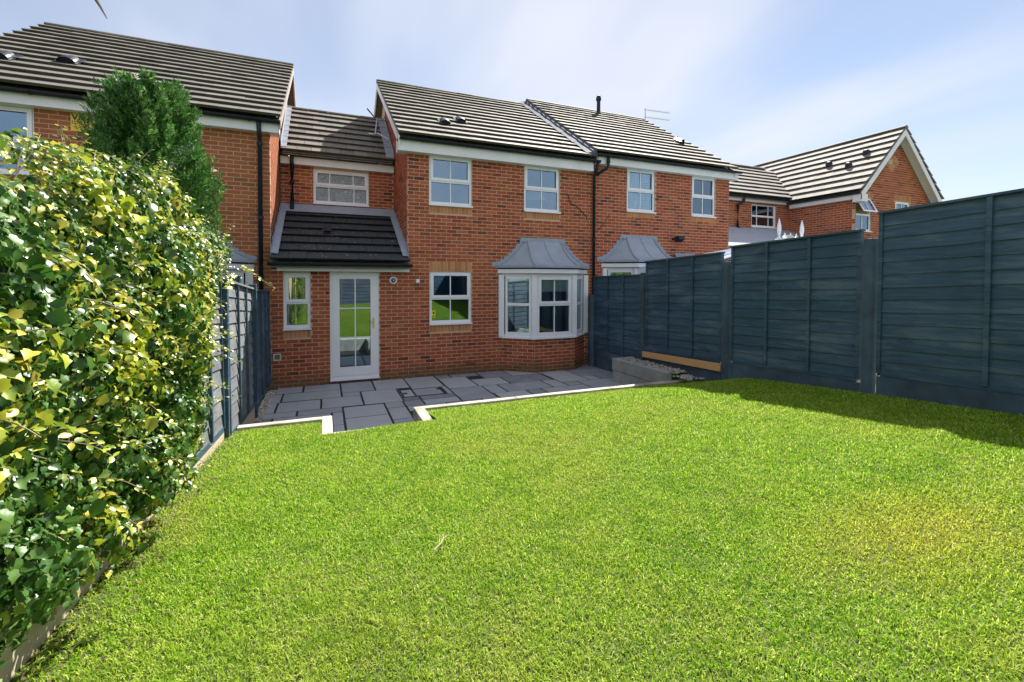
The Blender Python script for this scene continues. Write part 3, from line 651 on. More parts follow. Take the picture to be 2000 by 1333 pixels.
# set-back wall over the lean-to
YR = 11.27; Tr = front(YR); RO = [(-.23, .969, 3.66, 4.465)]
mb = MB(); wall_core(Tr, -.90, 1.55, 2.0, 4.62, RO, mb); wr = mb.build('wall', 'mortar', hm)
fu, cu = brick_pieces(-.90, 1.55, 3.2, 4.62, RO, off=.06); mm = MB(); mm.v, mm.f = pieces_mesh(Tr, fu+cu); mm.build('brickwork', 'brick', wr, kind='stuff', fix=False)
window(hm, Tr, -.23, .969, 3.66, 4.465, (.25, .75), .54, glass='pattern_glass')
MB().box(-.9, 1.55, 16.7, 16.8, ZP, 4.6).build('back_wall', 'mortar', hm)
MB().extrude([(10.98+.05, 4.72), (13.08, 6.28), (15.1, 4.72), (15.1, 4.67), (13.08, 6.22), (11.03, 4.67)], lambda p, q: (-.84, p, q), lambda p, q: (1.5, p, q)).build('roof_boarding', 'tile', hm)
rec = MB().box(-.84, 1.54, 12.9, 13.2, 6.18, 6.24).build('upper_lean_to_roof', 'tile', hm)
roof_slope(rec, (-.86, 11.06, 4.71), (1, 0, 0), (0, 2.02, 1.60), 2.40, math.hypot(2.02, 1.6), 8)
ridge(rec, (-.86, 13.08, 6.37), (1.54, 13.08, 6.37))
eaves(hm, -.89, 1.54, 4.50, 4.66, YR, .12); gutter(hm, (-.89, 11.08, 4.715), (1.54, 11.08, 4.715))
# lower lean-to (catslide) roof
cat = MB().extrude([(9.02, 2.21), (11.26, 3.40), (11.26, 3.34), (9.02, 2.15)], lambda p, q: (-.895, p, q), lambda p, q: (1.545, p, q)).build('lean_to_roof', 'tile', hm)
TILE_MAT = 'tile_shaded'  # same concrete tiles, with this roof's shade put into their colour
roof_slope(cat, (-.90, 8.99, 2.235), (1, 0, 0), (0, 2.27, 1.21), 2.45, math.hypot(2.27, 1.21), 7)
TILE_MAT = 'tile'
eaves(hm, -.80, 1.56, 2.095, 2.215, YW, .17); gutter(hm, (-.935, 8.99, 2.245), (1.585, 8.99, 2.245))
sl = 1.21/2.27
for x0, x1, xw in ((-.893, -.775, -.893), (1.425, 1.541, 1.535)):     # lead side gutters and upstands
    for k in range(4):
        y0, y1 = 9.10+k*.53, 9.10+(k+1)*.53+.03; zz = lambda y: 2.245+(y-8.99)*sl+.112+.004*k
        MB().hexa([(x0, y0, zz(y0)), (x1, y0, zz(y0)-.01), (x1, y1, zz(y1)-.01), (x0, y1, zz(y1)), (x0, y0, zz(y0)+.012), (x1, y0, zz(y0)+.002), (x1, y1, zz(y1)+.002), (x0, y1, zz(y1)+.012)]).build('lead_flashing', 'lead', cat)
    for k in range(9):
        y0, y1 = 9.08+k*.24, 9.08+(k+1)*.24; zt = 2.245+(y0-8.99)*sl+.30+.03*(k % 2)
        MB().hexa([(xw, y0, 2.245+(y0-8.99)*sl+.06), (xw+.006, y0, 2.245+(y0-8.99)*sl+.06), (xw+.006, y1, 2.245+(y1-8.99)*sl+.06), (xw, y1, 2.245+(y1-8.99)*sl+.06), (xw, y0, zt-.06), (xw+.006, y0, zt-.06), (xw+.006, y1, zt+.03), (xw, y1, zt+.03)]).build('lead_flashing', 'lead', cat)
MB().hexa([(-.89, 11.0, 3.435), (1.54, 11.0, 3.435), (1.54, 11.25, 3.47), (-.89, 11.25, 3.47), (-.89, 11.0, 3.45), (1.54, 11.0, 3.45), (1.54, 11.25, 3.64), (-.89, 11.25, 3.64)]).build('lead_flashing', 'lead', cat)
roof_cowl(cat, (.05, 10.05, 2.245+1.06*sl+.04), math.atan(sl), .07)
downpipe(hm, [(-.66, 11.08, 4.66), (-.66, 11.10, 4.5), (-.66, 11.19, 4.38), (-.66, 11.19, 3.7), (-.66, 11.05, 3.47)], .04, [(-.66, 11.19, 4.1)])
# side flashings of the upper lean-to
for x0, x1 in ((-.88, -.76), (1.36, 1.535)):
    for k in range(7):
        y0 = 11.08+k*.28; z0 = 4.71+(y0-11.06)*.792+.112; y1 = y0+.30; z1 = z0+.30*.792
        MB().hexa([(x0, y0, z0), (x1, y0, z0), (x1, y1, z1), (x0, y1, z1), (x0, y0, z0+.012), (x1, y0, z0+.012), (x1, y1, z1+.012), (x0, y1, z1+.012)]).build('lead_flashing', 'lead', rec)
    MB().hexa([(x0 if x0 < 0 else x1-.012, 11.1, 4.8), (x0+.012 if x0 < 0 else x1, 11.1, 4.8), (x0+.012 if x0 < 0 else x1, 13.0, 6.3), (x0 if x0 < 0 else x1-.012, 13.0, 6.3), (x0 if x0 < 0 else x1-.012, 11.1, 4.98), (x0+.012 if x0 < 0 else x1, 11.1, 4.98), (x0+.012 if x0 < 0 else x1, 13.0, 6.48), (x0 if x0 < 0 else x1-.012, 13.0, 6.48)]).build('lead_flashing', 'lead', rec)
# main roof
rf, up = main_roof(hm, 1.34, 5.88, 4.765, 7.36, 14)
eaves(hm, 1.35, 5.84, 4.50, 4.705); gutter(hm, (1.36, 9.065, 4.745), (5.98, 9.065, 4.745))
MB().box(1.345, 1.55, 9.152, 9.42, 4.497, 4.745).build('eaves_box', 'fascia', hm); verge(hm, 1.345, 4.765, 7.36)
PITCH = math.atan2(7.36-4.765, RIDGE_Y-EAVE_Y)
for px in ((2.49, 10.00), (2.93, 10.28)): roof_cowl(rf, (px[0], px[1]-.1, 4.765+(px[1]-.1-EAVE_Y)*math.tan(PITCH)+.035), PITCH, .11)
for k in range(12):      # lead soakers along the step to the next roof
    y0 = 9.07+k*.333; z0 = 4.765+(y0-EAVE_Y)*.650+.105; y1 = y0+.36; z1 = z0+.36*.65
    MB().hexa([(5.62+.04*(k % 2), y0, z0+.003*(k % 2)), (5.90, y0, z0+.02), (5.90, y1, z1+.02), (5.64, y1, z1), (5.62+.04*(k % 2), y0, z0+.014), (5.90, y0, z0+.10), (5.90, y1, z1+.10), (5.64, y1, z1+.014)]).build('lead_flashing', 'dark_lead', rf)
MB().tube([(5.80, 9.08, 4.95), (5.80, 13.0, 7.50)], .022, 6).build('lead_roll', 'dark_lead', rf)
window(hm, T, 1.993, 2.915, 3.478, 4.53); window(hm, T, 4.136, 5.04, 3.478, 4.53)
kw = window(hm, T, 2.0, 2.905, 1.0, 2.115)
s_ = MB().box(2.058, 2.13, YW+.052, YW+.054, 1.16, 1.30).build('sticker', 'yellow_green', kw); MB().box(2.07, 2.118, YW+.0505, YW+.0515, 1.175, 1.20).box(2.075, 2.115, YW+.0505, YW+.0515, 1.225, 1.28).build('sticker_print', 'ink', kw)
window(hm, T, -.712, -.254, 1.0, 2.066, (), .48)
bay(hm)
# back door
def door():
    m = MB(); X = lambda a, w, z: T(a, z, w); u0, u1, v0, v1 = .085, .989, .02, 2.083; f = .06
    m.box(u0, u0+f, -.10, -.02, v0, v1, X).box(u1-f, u1, -.10, -.02, v0, v1, X).box(u0+f, u1-f, -.10, -.02, v1-f, v1, X).box(u0+f, u1-f, -.10, -.02, v0, v0+.05, X)
    d = m.build('back_door', 'upvc', hm, 'white back door with six glazed panes and brass handle')
    a, b, c, e = u0+f-.012, u1-f+.012, v0+.055, v1-f+.012; ga, gb, gc, ge = .257, .826, .245, 1.955
    m = MB(); m.box(a, ga, -.05, -.006, c, e, X).box(gb, b, -.05, -.006, c, e, X).box(ga, gb, -.05, -.006, ge, e, X).box(ga, gb, -.05, -.006, c, gc, X); m.build('door_leaf', 'upvc', d)
    bw = .011; cu_ = (ga+gb)/2; zs = [gc+(ge-gc)*k/3 for k in range(4)]
    MB().box(cu_-bw, cu_+bw, -.026, -.014, gc, ge, X).build('glazing_bar', 'upvc', d)
    for z in zs[1:3]: MB().box(ga, cu_-bw, -.025, -.015, z-bw, z+bw, X).box(cu_+bw, gb, -.025, -.015, z-bw, z+bw, X).build('glazing_bar', 'upvc', d)
    for i in range(3):
        for p, q in ((ga, cu_-bw*.5), (cu_+bw*.5, gb)): MB().box(p, q, -.034, -.030, zs[i], zs[i+1], X).build('pane', 'glass', d)
    m = MB(); g_ = .006
    m.box(ga, ga+g_, -.029, -.024, gc, ge, X).box(gb-g_, gb, -.029, -.024, gc, ge, X).box(ga+g_, gb-g_, -.029, -.024, gc, gc+g_, X).box(ga+g_, gb-g_, -.029, -.024, ge-g_, ge, X); m.build('gasket', 'dark_seam', d)
    MB().box(u0-.005, u1+.005, -.08, .04, v0-.03, v0-.001, X).build('threshold', 'upvc', d)
    MB().box(u0, u1, -.1, 0, ZP, v0-.031, X).build('step_brick', 'air_terracotta', d)
    h_ = MB().box(.868, .898, -.006, .004, .98, 1.19, X).build('door_handle', 'brass', d, bevel=.003)
    MB().tube([T(.883, 1.115, .004), T(.883, 1.115, .045), T(.80, 1.112, .048)], .009, 8).build('lever', 'brass', d, smooth=True)
    MB().tube([T(.883, 1.03, .003), T(.883, 1.03, .009)], .009, 8).build('keyhole', 'ink', d)
door()
downpipe(hm, [(5.93, 9.075, 4.70), (5.93, 9.16, 4.50), (5.93, 9.235, 4.42), (5.93, 9.235, 0.0)], .036, [(5.93, 9.235, 2.9), (5.93, 9.235, 1.2)])
MB().tube([T(5.13, 3.93, .006), T(5.20, 3.96, .006), T(5.26, 3.93, .006), T(5.30, 3.77, .006), T(5.36, 3.72, .006), T(5.50, 3.68, .006), T(5.75, 3.46, .006), T(5.78, 3.36, .006)], .008, 5).build('cable', 'ink', hm)
# fittings on its wall
def fl(name, loc, label, cat): return thing(name, loc, label, cat)
t = fl('boiler_flue', (1.265, YW, 1.93), 'round white boiler flue terminal on brick beside the back door', 'flue')
MB().lathe((1.265, YW-.002, 1.93), [(.075, 0), (.078, -.012), (.066, -.026), (.046, -.026), (.042, -.01)], 20, 'y').build('flange', 'upvc', t, smooth=False)
MB().lathe((1.265, YW-.004, 1.93), [(.040, -.01), (.040, -.05), (.030, -.05), (.030, -.012)], 16, 'y').build('terminal', 'ink', t); MB().lathe((1.268, YW-.03, 1.932), [(.016, -.0), (.016, -.03), (.008, -.036)], 12, 'y').build('inner_pipe', 'upvc', t)
t = fl('motion_sensor', (1.746, YW, 1.91), 'small white sensor box with two dark eyes left of the kitchen window', 'sensor')
MB().box(1.71, 1.79, YW-.055, YW-.001, 1.86, 1.955).build('housing', 'upvc', t, bevel=.012)
for x in (1.73, 1.77): MB().lathe((x, YW-.05, 1.872), [(.012, 0), (.012, -.012), (.006, -.016)], 10, 'y').build('sensor_eye', 'ink', t)
t = fl('wall_vent', (-.808, YW, .52), 'square cream framed wall vent low on the brick by the left fence', 'vent')
m = MB(); a, b, c, d = -.885, -.755, .445, .575
m.box(a, b, YW-.03, YW-.001, d-.022, d).box(a, b, YW-.03, YW-.001, c, c+.022).box(a, a+.022, YW-.03, YW-.001, c+.022, d-.022).box(b-.022, b, YW-.03, YW-.001, c+.022, d-.022); m.build('vent_frame', 'plastic_cream', t)
for k in range(4): MB().hexa([(a+.022, YW-.02, c+.024+k*.021), (b-.022, YW-.02, c+.024+k*.021), (b-.022, YW-.008, c+.036+k*.021), (a+.022, YW-.008, c+.036+k*.021), (a+.022, YW-.018, c+.03+k*.021), (b-.022, YW-.018, c+.03+k*.021), (b-.022, YW-.006, c+.042+k*.021), (a+.022, YW-.006, c+.042+k*.021)]).build('louvre', 'vent_grey', t)
t = thing('lamp_shade', (4.6, 9.75, 3.85), 'pleated pale lamp shade hanging behind the upstairs window nearest the drainpipe', 'lamp shade')
m = MB(); N = 36
for k in range(N):
    a0, a1 = 2*math.pi*k/N, 2*math.pi*(k+1)/N; r0 = .015*(k % 2); r1 = .015*((k+1) % 2)
    m.face([(4.6+(.34-r0)*math.cos(a0), 9.75+(.34-r0)*math.sin(a0), 3.80), (4.6+(.34-r1)*math.cos(a1), 9.75+(.34-r1)*math.sin(a1), 3.80), (4.6+(.12-r1*.3)*math.cos(a1), 9.75+(.12-r1*.3)*math.sin(a1), 4.06), (4.6+(.12-r0*.3)*math.cos(a0), 9.75+(.12-r0*.3)*math.sin(a0), 4.06)])
m.build('shade', 'shutter', t); MB().tube([(4.6, 9.75, 4.0), (4.6, 9.75, 4.55)], .006, 6).build('flex', 'upvc', t)
t = thing('aerial_bracket', (1.53, 12.2, 5.9), 'bent pale aerial pole bracketed to the gable above the upper lean-to roof', 'aerial')
MB().tube([(1.52, 12.55, 6.18), (1.30, 12.5, 6.15), (1.02, 12.2, 6.32)], .018, 6).tube([(1.30, 12.5, 6.2), (1.16, 11.6, 5.52)], .018, 6).build('pole', 'metal_grey', t); MB().tube([(1.1, 11.62, 5.5), (1.22, 11.5, 5.5), (1.45, 11.32, 5.32)], .022, 6).tube([(1.0, 11.62, 5.5), (1.1, 11.62, 5.5)], .03, 6).build('arm', 'metal_grey', t)
# ================================================================== HOUSE ON THE LEFT
hl = thing('brick_house', (-3.3, 11, ZP), 'red brick house behind the conifer with a lit right gable side', 'house', 'row of brick houses')
OP = [(-4.99, -4.131, 3.52, 4.58), (-2.86, -1.992, 3.52, 4.58), (-3.37, -1.27, -.5, 2.235)]
BU = [(-4.99, -4.131, 3.37, 3.52), (-2.86, -1.992, 3.37, 3.52)]
mb = MB(); wall_core(T, -5.45, -.912, ZP-.1, 4.64, OP, mb); w2 = mb.build('wall', 'mortar', hl)
fu, cu = brick_pieces(-5.45, -.912, ZP-.02, 4.64, OP+BU, off=.03)
near = [b for b in fu if b[2] > 1.7 and b[0] > -2.1]; far = [b for b in fu if not (b[2] > 1.7 and b[0] > -2.1)]; lay_bricks(w2, T, near, cu+far, YW, 300, 'brick_brown')
for b in BU: soldier_row(w2, T, *b)
Tl = side(-.912, 1); fu, cu = brick_pieces(YW+.003, 13.0, 1.6, 7.2, [], lambda z: (YW+.002 if z < 4.76 else EAVE_Y+(z-4.72)/.649, 13.0), off=.1); mm = MB(); mm.v, mm.f = pieces_mesh(Tl, fu+cu); mm.build('brickwork', 'brick_brown', w2, kind='stuff', fix=False)
house_shell(hl, -5.45, -.9165+.012, 4.66, ZP, 7.36)
rf, up = main_roof(hl, -5.56, -.71, 4.775, 7.40, 14)
eaves(hl, -5.5, -.74, 4.56, 4.73); gutter(hl, (-5.5, 9.065, 4.755), (-.72, 9.065, 4.755)); verge(hl, -.745, 4.775, 7.40, mat='bargeboard'); verge(hl, -5.55, 4.775, 7.40)
MB().box(-.905, -.748, 9.152, 9.40, 4.557, 4.75).build('eaves_box', 'fascia', hl)
for px in ((-4.87, 10.17), (-4.14, 10.46)): roof_cowl(rf, (px[0], px[1]-.12, 4.775+(px[1]-.12-EAVE_Y)*.658+.035), PITCH, .13)
window(hl, T, -4.99, -4.131, 3.52, 4.58, ()); window(hl, T, -2.86, -1.992, 3.52, 4.58)
bay(hl, -6.97, .03)
downpipe(hl, [(-1.06, 9.075, 4.70), (-1.06, 9.16, 4.50), (-1.06, 9.225, 4.42), (-1.06, 9.225, 0)], .038, [(-1.06, 9.225, 3.05), (-1.06, 9.225, 1.3), (-1.06, 9.225, 4.36)])
t = thing('alarm_sign', (-3.53, YW, 4.41), 'yellow sign with black V and A lettering on brick half behind the conifer', 'sign')
MB().box(-3.688, -3.37, YW-.012, YW-.001, 4.275, 4.55).build('plate', 'yellow_sign', t, bevel=.002)
def letters(txt, x, z, size, parent, y=YW-.0135, mat='ink'):
    cu_ = bpy.data.curves.new('lettering', 'FONT'); cu_.body = txt; cu_.size = size; cu_.extrude = .0006; cu_.offset = .004; tmp = bpy.data.objects.new('lettering', cu_); COL.objects.link(tmp)
    me = bpy.data.meshes.new_from_object(tmp.evaluated_get(bpy.context.evaluated_depsgraph_get())); bpy.data.objects.remove(tmp)
    me.materials.append(MAT[mat]); o = bpy.data.objects.new('lettering', me); COL.objects.link(o); o.parent = parent; o.location = Vector((x, y, z))-ORG[parent.name]; o.rotation_euler = (R_(90), 0, 0); return o
letters('VA', -3.672, 4.452, .125, t)
m = MB(); 
for z, n in ((4.418, 9), (4.388, 8)):
    for k in range(n): m.box(-3.672+k*.029, -3.672+k*.029+random.choice((.017, .021)), YW-.0135, YW-.0122, z, z+.017)
m.build('small_print', 'ink', t)
# ================================================================== HOUSE ON THE RIGHT
hr = thing('brick_house', (8.2, 11, 0), 'red brick house with louvred shutters, black floodlight and a higher roof line', 'house', 'row of brick houses')
DZ = .17
OP = [(6.92, 7.79, 3.64, 4.73), (9.0, 9.83, 3.64, 4.73), (3.60+2.68, 5.70+2.68, -.5, 2.235+DZ)]; BU = [(6.92, 7.79, 3.49, 3.64), (9.0, 9.83, 3.49, 3.64)]
mb = MB(); wall_core(T, 5.972, 10.334, 0, 4.76, OP, mb); w3 = mb.build('wall', 'mortar', hr)
fu, cu = brick_pieces(5.972, 10.334, 0, 4.76, OP+BU, off=.05); vis = [b for b in fu if b[2] > 2.25]; hid = [b for b in fu if b[2] <= 2.25]; lay_bricks(w3, T, vis, cu+hid, YW, 300)
for b in BU: soldier_row(w3, T, *b)
house_shell(hr, 5.972, 10.334, 4.78, 0, 7.46)
rf, up = main_roof(hr, 5.87, 10.36, 4.92, 7.53, 14)
eaves(hr, 5.98, 10.34, 4.70, 4.875); gutter(hr, (5.9, 9.065, 4.905), (10.52, 9.065, 4.905)); verge(hr, 5.885, 4.92, 7.53, mat='dark_lead'); verge(hr, 10.32, 4.92, 7.53)
MB().box(5.90, 5.978, 9.152, 9.40, 4.70, 4.89).build('eaves_box', 'fascia', hr); MB().box(10.342, 10.50, 9.152, 9.4, 4.70, 4.87).build('eaves_box', 'fascia', hr)
roof_cowl(rf, (9.75, 10.55, 4.92+(10.55-EAVE_Y)*.654+.03), PITCH, .11); roof_cowl(rf, (10.0, 10.8, 4.92+(10.8-EAVE_Y)*.654+.03), PITCH, .10)
MB().lathe((8.33, 12.75, 7.2), [(.13, 0), (.085, .22), (.062, .25), (.058, .62), (.085, .64), (.085, .72), (.06, .78), (.02, .8)], 12).build('soil_vent_pipe', 'black_plastic', hr, smooth=False)
w = window(hr, T, 6.92, 7.79, 3.64, 4.73); window(hr, T, 9.0, 9.83, 3.64, 4.73)
for a, b in ((6.98, 7.345), (7.365, 7.73)):
    m = MB()
    for k in range(17): z = 3.73+k*.055; m.hexa([(a+.06, YW+.17, z), (b-.06, YW+.17, z), (b-.06, YW+.20, z+.035), (a+.06, YW+.20, z+.035), (a+.06, YW+.17, z+.007), (b-.06, YW+.17, z+.007), (b-.06, YW+.20, z+.042), (a+.06, YW+.20, z+.042)])
    m.build('shutter_louvres', 'shutter', w); MB().box(a, a+.058, YW+.17, YW+.20, 3.70, 4.68).box(b-.058, b, YW+.17, YW+.20, 3.70, 4.68).build('shutter_frame', 'shutter', w)
m = MB(); m.box(9.06, 9.4, YW+.2, YW+.21, 3.7, 4.7); m.box(9.44, 9.77, YW+.2, YW+.21, 3.7, 4.7); m.build('blind', 'blind', hr)
bay(hr, 2.68, DZ, True, 0, True)
downpipe(hr, [(6.22, 9.075, 4.86), (6.22, 9.09, 4.66), (6.20, 9.12, 4.60), (5.96, 9.20, 4.44)], .034, [(6.22, 9.08, 4.75)])
MB().hexa([(8.52, YW-.03, 2.44), (9.1, YW-.03, 2.56), (9.1, YW-.01, 2.56), (8.52, YW-.01, 2.44), (8.42, YW-.03, 2.66), (9.1, YW-.03, 2.66), (9.1, YW-.01, 2.66), (8.42, YW-.01, 2.66)]).build('lead_flashing', 'lead', hr)
MB().tube([T(6.42, 3.56, .006), T(6.30, 3.38, .006), T(6.1, 3.16, .006), T(6.0, 3.1, .006)], .007, 5).build('cable', 'ink', hr)
t = thing('floodlight', (8.44, YW, 3.0), 'small black floodlight angled from brick above the right-hand bay', 'light')
MB().tube([(8.36, YW-.002, 3.02), (8.36, YW-.08, 3.02), (8.44, YW-.16, 3.0)], .02, 8).build('arm', 'black_plastic', t)
m = MB().hexa([(8.36, YW-.10, 2.93), (8.56, YW-.10, 2.93), (8.56, YW-.24, 3.0), (8.36, YW-.24, 3.0), (8.36, YW-.06, 3.06), (8.56, YW-.06, 3.06), (8.56, YW-.22, 3.10), (8.36, YW-.22, 3.10)]); m.build('housing', 'black_plastic', t, bevel=.008)
MB().hexa([(8.38, YW-.115, 3.077), (8.54, YW-.115, 3.077), (8.54, YW-.20, 3.097), (8.38, YW-.20, 3.097), (8.38, YW-.115, 3.082), (8.54, YW-.115, 3.082), (8.54, YW-.20, 3.104), (8.38, YW-.20, 3.104)]).build('lens', 'upvc', t)
t = thing('tv_aerial', (10.5, 13.1, 7.5), 'thin television aerial with two rods at the end of the ridge', 'aerial')
MB().tube([(10.5, 13.1, 7.4), (10.5, 13.1, 8.02)], .015, 6).build('mast', 'metal_grey', t)
for z in (7.98, 7.72):
    MB().tube([(10.45, 13.1, z), (11.58, 13.1, z+.03)], .010, 5).build('boom', 'metal_grey', t); m = MB()
    for k in range(12): m.tube([(10.62+k*.085, 12.98, z+.003*k), (10.62+k*.085, 13.22, z+.003*k)], .004, 4)
    m.build('elements', 'metal_grey', t)
# ================================================================== HOUSE FAR RIGHT
hf = thing('brick_house', (16, 12, 0), 'far brick house with a gable wing, diamond brick motif and an open window', 'house', 'row of brick houses')
OP = [(13.57, 14.76, 3.78, 4.60)]
mb = MB(); wall_core(Tr, 10.34, 15.395, 0, 4.72, OP, mb); w4 = mb.build('wall', 'mortar', hf)
fu, cu = brick_pieces(10.34, 15.395, 3.0, 4.72, OP); lay_bricks(w4, Tr, fu, cu)
window(hf, Tr, 13.57, 14.76, 3.78, 4.60, (.24, .76), .5, sash=False)
YG = 9.04; Tg = front(YG); WX0, WX1, AX = 15.40, 19.45, 17.42
OP = [(15.42, 16.20, 3.50, 4.60), (17.48, 18.30, 3.45, 4.60), (-99, 15.40, 0, 9)]; BU = [(15.52, 16.27, 4.61, 4.82), (17.42, 18.36, 4.61, 4.82)]
mb = MB(); wall_core(Tg, WX0, WX1, 0, 4.70, OP, mb); mb.extrude([(WX0, 4.70), (WX1, 4.70), (AX, 6.72)], lambda p, q: (p, YG+.0045, q), lambda p, q: (p, YG+.1, q)); mb.box(WX0+.0045, WX0+.1, YG+.1, YR, 0, 4.70); mb.box(WX1-.1, WX1, YG+.1, 16, 0, 4.7)
w5 = mb.build('wall', 'mortar', hf)
gv = lambda z: (WX0+max(0, z-4.72)*1.0, WX1-max(0, z-4.72)*1.0)
DI = [(17.23-h_, 17.23+h_, 5.55+k*.075, 5.55+(k+1)*.075) for k, h_ in enumerate((.11, .17, .28, .38, .38, .28, .17, .11))]
fu, cu = brick_pieces(WX0, WX1, 2.5, 6.7, OP+BU+DI, gv); lay_bricks(w5, Tg, fu, cu)
fu, cu = brick_pieces(YG, YR, 2.5, 4.72, [], off=.1); mm = MB(); mm.v, mm.f = pieces_mesh(side(WX0, -1), fu+cu); mm.build('brickwork', 'brick', w5, kind='stuff', fix=False)
for b in BU: soldier_row(w5, Tg, *b)
for k, d in enumerate(DI):
    n = max(1, round((d[1]-d[0])/.11)); wd = (d[1]-d[0])/n
    for i in range(n):
        if k in (3, 4) and i in (n//2, n//2-1): continue
        mm = MB(); mm.v, mm.f = pieces_mesh(Tg, [(d[0]+i*wd+.004, d[0]+(i+1)*wd-.004, d[2]+.004, d[3]-.004)]); mm.build('motif_brick', 'buff', w5, fix=False)
window(hf, Tg, 15.42, 16.20, 3.50, 4.60, (.5,), .5, open_top=R_(28)); window(hf, Tg, 17.48, 18.30, 3.45, 4.60, (.5,), .5)
ez, rz = 4.70, 6.88; wr_ = MB().extrude([(15.22, ez-.04), (AX, rz-.04), (2*AX-15.22, ez-.04), (2*AX-15.22, ez-.08), (AX, rz-.08), (15.22, ez-.08)], lambda p, q: (p, 8.80, q), lambda p, q: (p, 15.5, q)).build('wing_roof', 'tile', hf)
su = Vector((AX-15.18, 0, rz-ez)).normalized(); roof_slope(wr_, (15.18, 8.74, ez), (0, 1, 0), su, 6.3, math.hypot(AX-15.18, rz-ez), 9)
su = Vector((-(AX-15.18), 0, rz-ez)).normalized(); roof_slope(wr_, (2*AX-15.18, 8.74, ez), (0, 1, 0), su, 1.2, math.hypot(AX-15.18, rz-ez), 9)
ridge(wr_, (AX, 8.74, rz+.07), (AX, 15, rz+.07))
for px, py in ((16.45, 10.55), (16.2, 9.75), (16.6, 9.45)):
    z = ez+(px-15.18)*(rz-ez)/(AX-15.18); MB().lathe((px, py, z+.02), [(.11, 0), (.11, .10), (.09, .17), (.03, .2)], 10).build('roof_vent', 'black_plastic', wr_)
for sg in (-1, 1):
    e0 = AX+sg*(AX-15.22)
    MB().extrude([(e0, ez-.02), (AX, rz+.0), (AX, rz-.22), (e0, ez-.24)], lambda p, q: (p, 8.76, q), lambda p, q: (p, 8.79, q)).build('bargeboard', 'fascia', hf)
    MB().extrude([(e0+sg*-.02, ez-.10), (AX, rz-.12), (AX, rz-.14), (e0+sg*-.02, ez-.12)], lambda p, q: (p, 8.79, q), lambda p, q: (p, YG-.002, q)).build('soffit', 'fascia', hf)
    MB().box(min(e0, e0-sg*.30), max(e0, e0-sg*.30), 8.765, YG-.01, ez-.30, ez-.07).build('eaves_box', 'fascia', hf)
MB().box(15.24, 15.26, 9.05, YR-.15, 4.50, 4.66).build('fascia_board', 'fascia', hf); MB().box(15.26, 15.41, 9.05, YR-.15, 4.504, 4.515).build('soffit', 'fascia', hf)
gutter(hf, (15.16, 8.8, 4.70), (15.16, YR-.1, 4.70))
lk = MB().extrude([(11.08, 4.74), (13.05, 6.3), (15.0, 4.74), (15.0, 4.70), (13.05, 6.26), (11.08, 4.70)], lambda p, q: (10.36, p, q), lambda p, q: (17.0, p, q)).build('link_roof', 'tile', hf)
roof_slope(lk, (10.36, 11.06, 4.79), (1, 0, 0), (0, 1.99, 1.56), 6.4, math.hypot(1.99, 1.56), 8, skip=lambda c: c.x > 15.3+(c.y-11)*.95); ridge(lk, (10.4, 13.05, 6.44), (16.4, 13.05, 6.44))
eaves(hf, 10.36, 15.24, 4.64, 4.78, YR, .12); gutter(hf, (10.36, 11.08, 4.80), (15.16, 11.08, 4.80))
downpipe(hf, [(13.0, 11.08, 4.76), (13.0, 11.1, 4.6), (12.85, 11.2, 4.5), (12.85, 11.2, 3.75), (12.95, 11.1, 3.6)], .045)
MB().hexa([(10.36, 9.6, 2.9), (15.39, 9.6, 2.9), (15.39, 11.25, 3.45), (10.36, 11.25, 3.45), (10.36, 9.6, 2.95), (15.39, 9.6, 2.95), (15.39, 11.24, 3.76), (10.36, 11.24, 3.76)]).build('lead_flashing', 'lead', hf)
MB().box(10.36, 15.39, 9.7, 11.2, 0, 2.9).build('lower_storey', 'mortar', hf)
# conservatory behind the dark fence
cv = thing('conservatory', (9.5, 7.2, 0), 'white conservatory roof with ridge cresting and spear finials showing over the dark fence', 'conservatory')
RX0, RX1, RYc, RZ = 9.28, 10.02, 7.0, 2.80; EX0, EX1, EY0, EY1, EZ = 6.9, 12.3, 5.2, 8.8, 2.25
def bar(a, b, r=.03, name='rafter', mat='upvc'): return MB().tube([a, b], r, 4).build(name, mat, cv)
for x, y in ((EX0, EY0), (EX0, EY1), (EX1, EY0), (EX1, EY1)): bar((RX0 if x < 9 else RX1, RYc, RZ), (x, y, EZ), .045)
for k in range(1, 4): bar((RX0+(RX1-RX0)*k/4, RYc, RZ), (EX0+(EX1-EX0)*k/4, EY0, EZ)); bar((RX0, RYc, RZ), (EX0, EY0+(EY1-EY0)*k/4, EZ))
for p in (((EX0, EY0, EZ), (EX1, EY0, EZ), (RX1, RYc, RZ), (RX0, RYc, RZ)), ((EX0, EY1, EZ), (EX0, EY0, EZ), (RX0, RYc, RZ)), ((EX1, EY0, EZ), (EX1, EY1, EZ), (RX1, RYc, RZ)), ((EX1, EY1, EZ), (EX0, EY1, EZ), (RX0, RYc, RZ), (RX1, RYc, RZ))): MB().face(p).build('roof_pane', 'glass', cv)
MB().box(EX0, EX1, EY0, EY0+.06, EZ-.12, EZ-.02).box(EX0, EX0+.06, EY0+.06, EY1-.06, EZ-.12, EZ-.02).box(EX1-.06, EX1, EY0+.06, EY1-.06, EZ-.12, EZ-.02).box(EX0, EX1, EY1-.06, EY1, EZ-.12, EZ-.02).build('eaves_beam', 'upvc', cv)
for x in (EX0, (EX0+EX1)/2, EX1-.08):
    for y in (EY0, EY1-.08): MB().box(x, x+.08, y, y+.08, 0, EZ-.12).build('post', 'upvc', cv)
MB().box(EX0, EX1, EY0, EY0+.09, 0, .7).box(EX0, EX0+.09, EY0+.09, EY1, 0, .7).build('dwarf_wall', 'mortar', cv)
MB().box(RX0-.06, RX1+.06, RYc-.06, RYc+.06, RZ-.02, RZ+.07).build('ridge_beam', 'upvc', cv, bevel=.01)
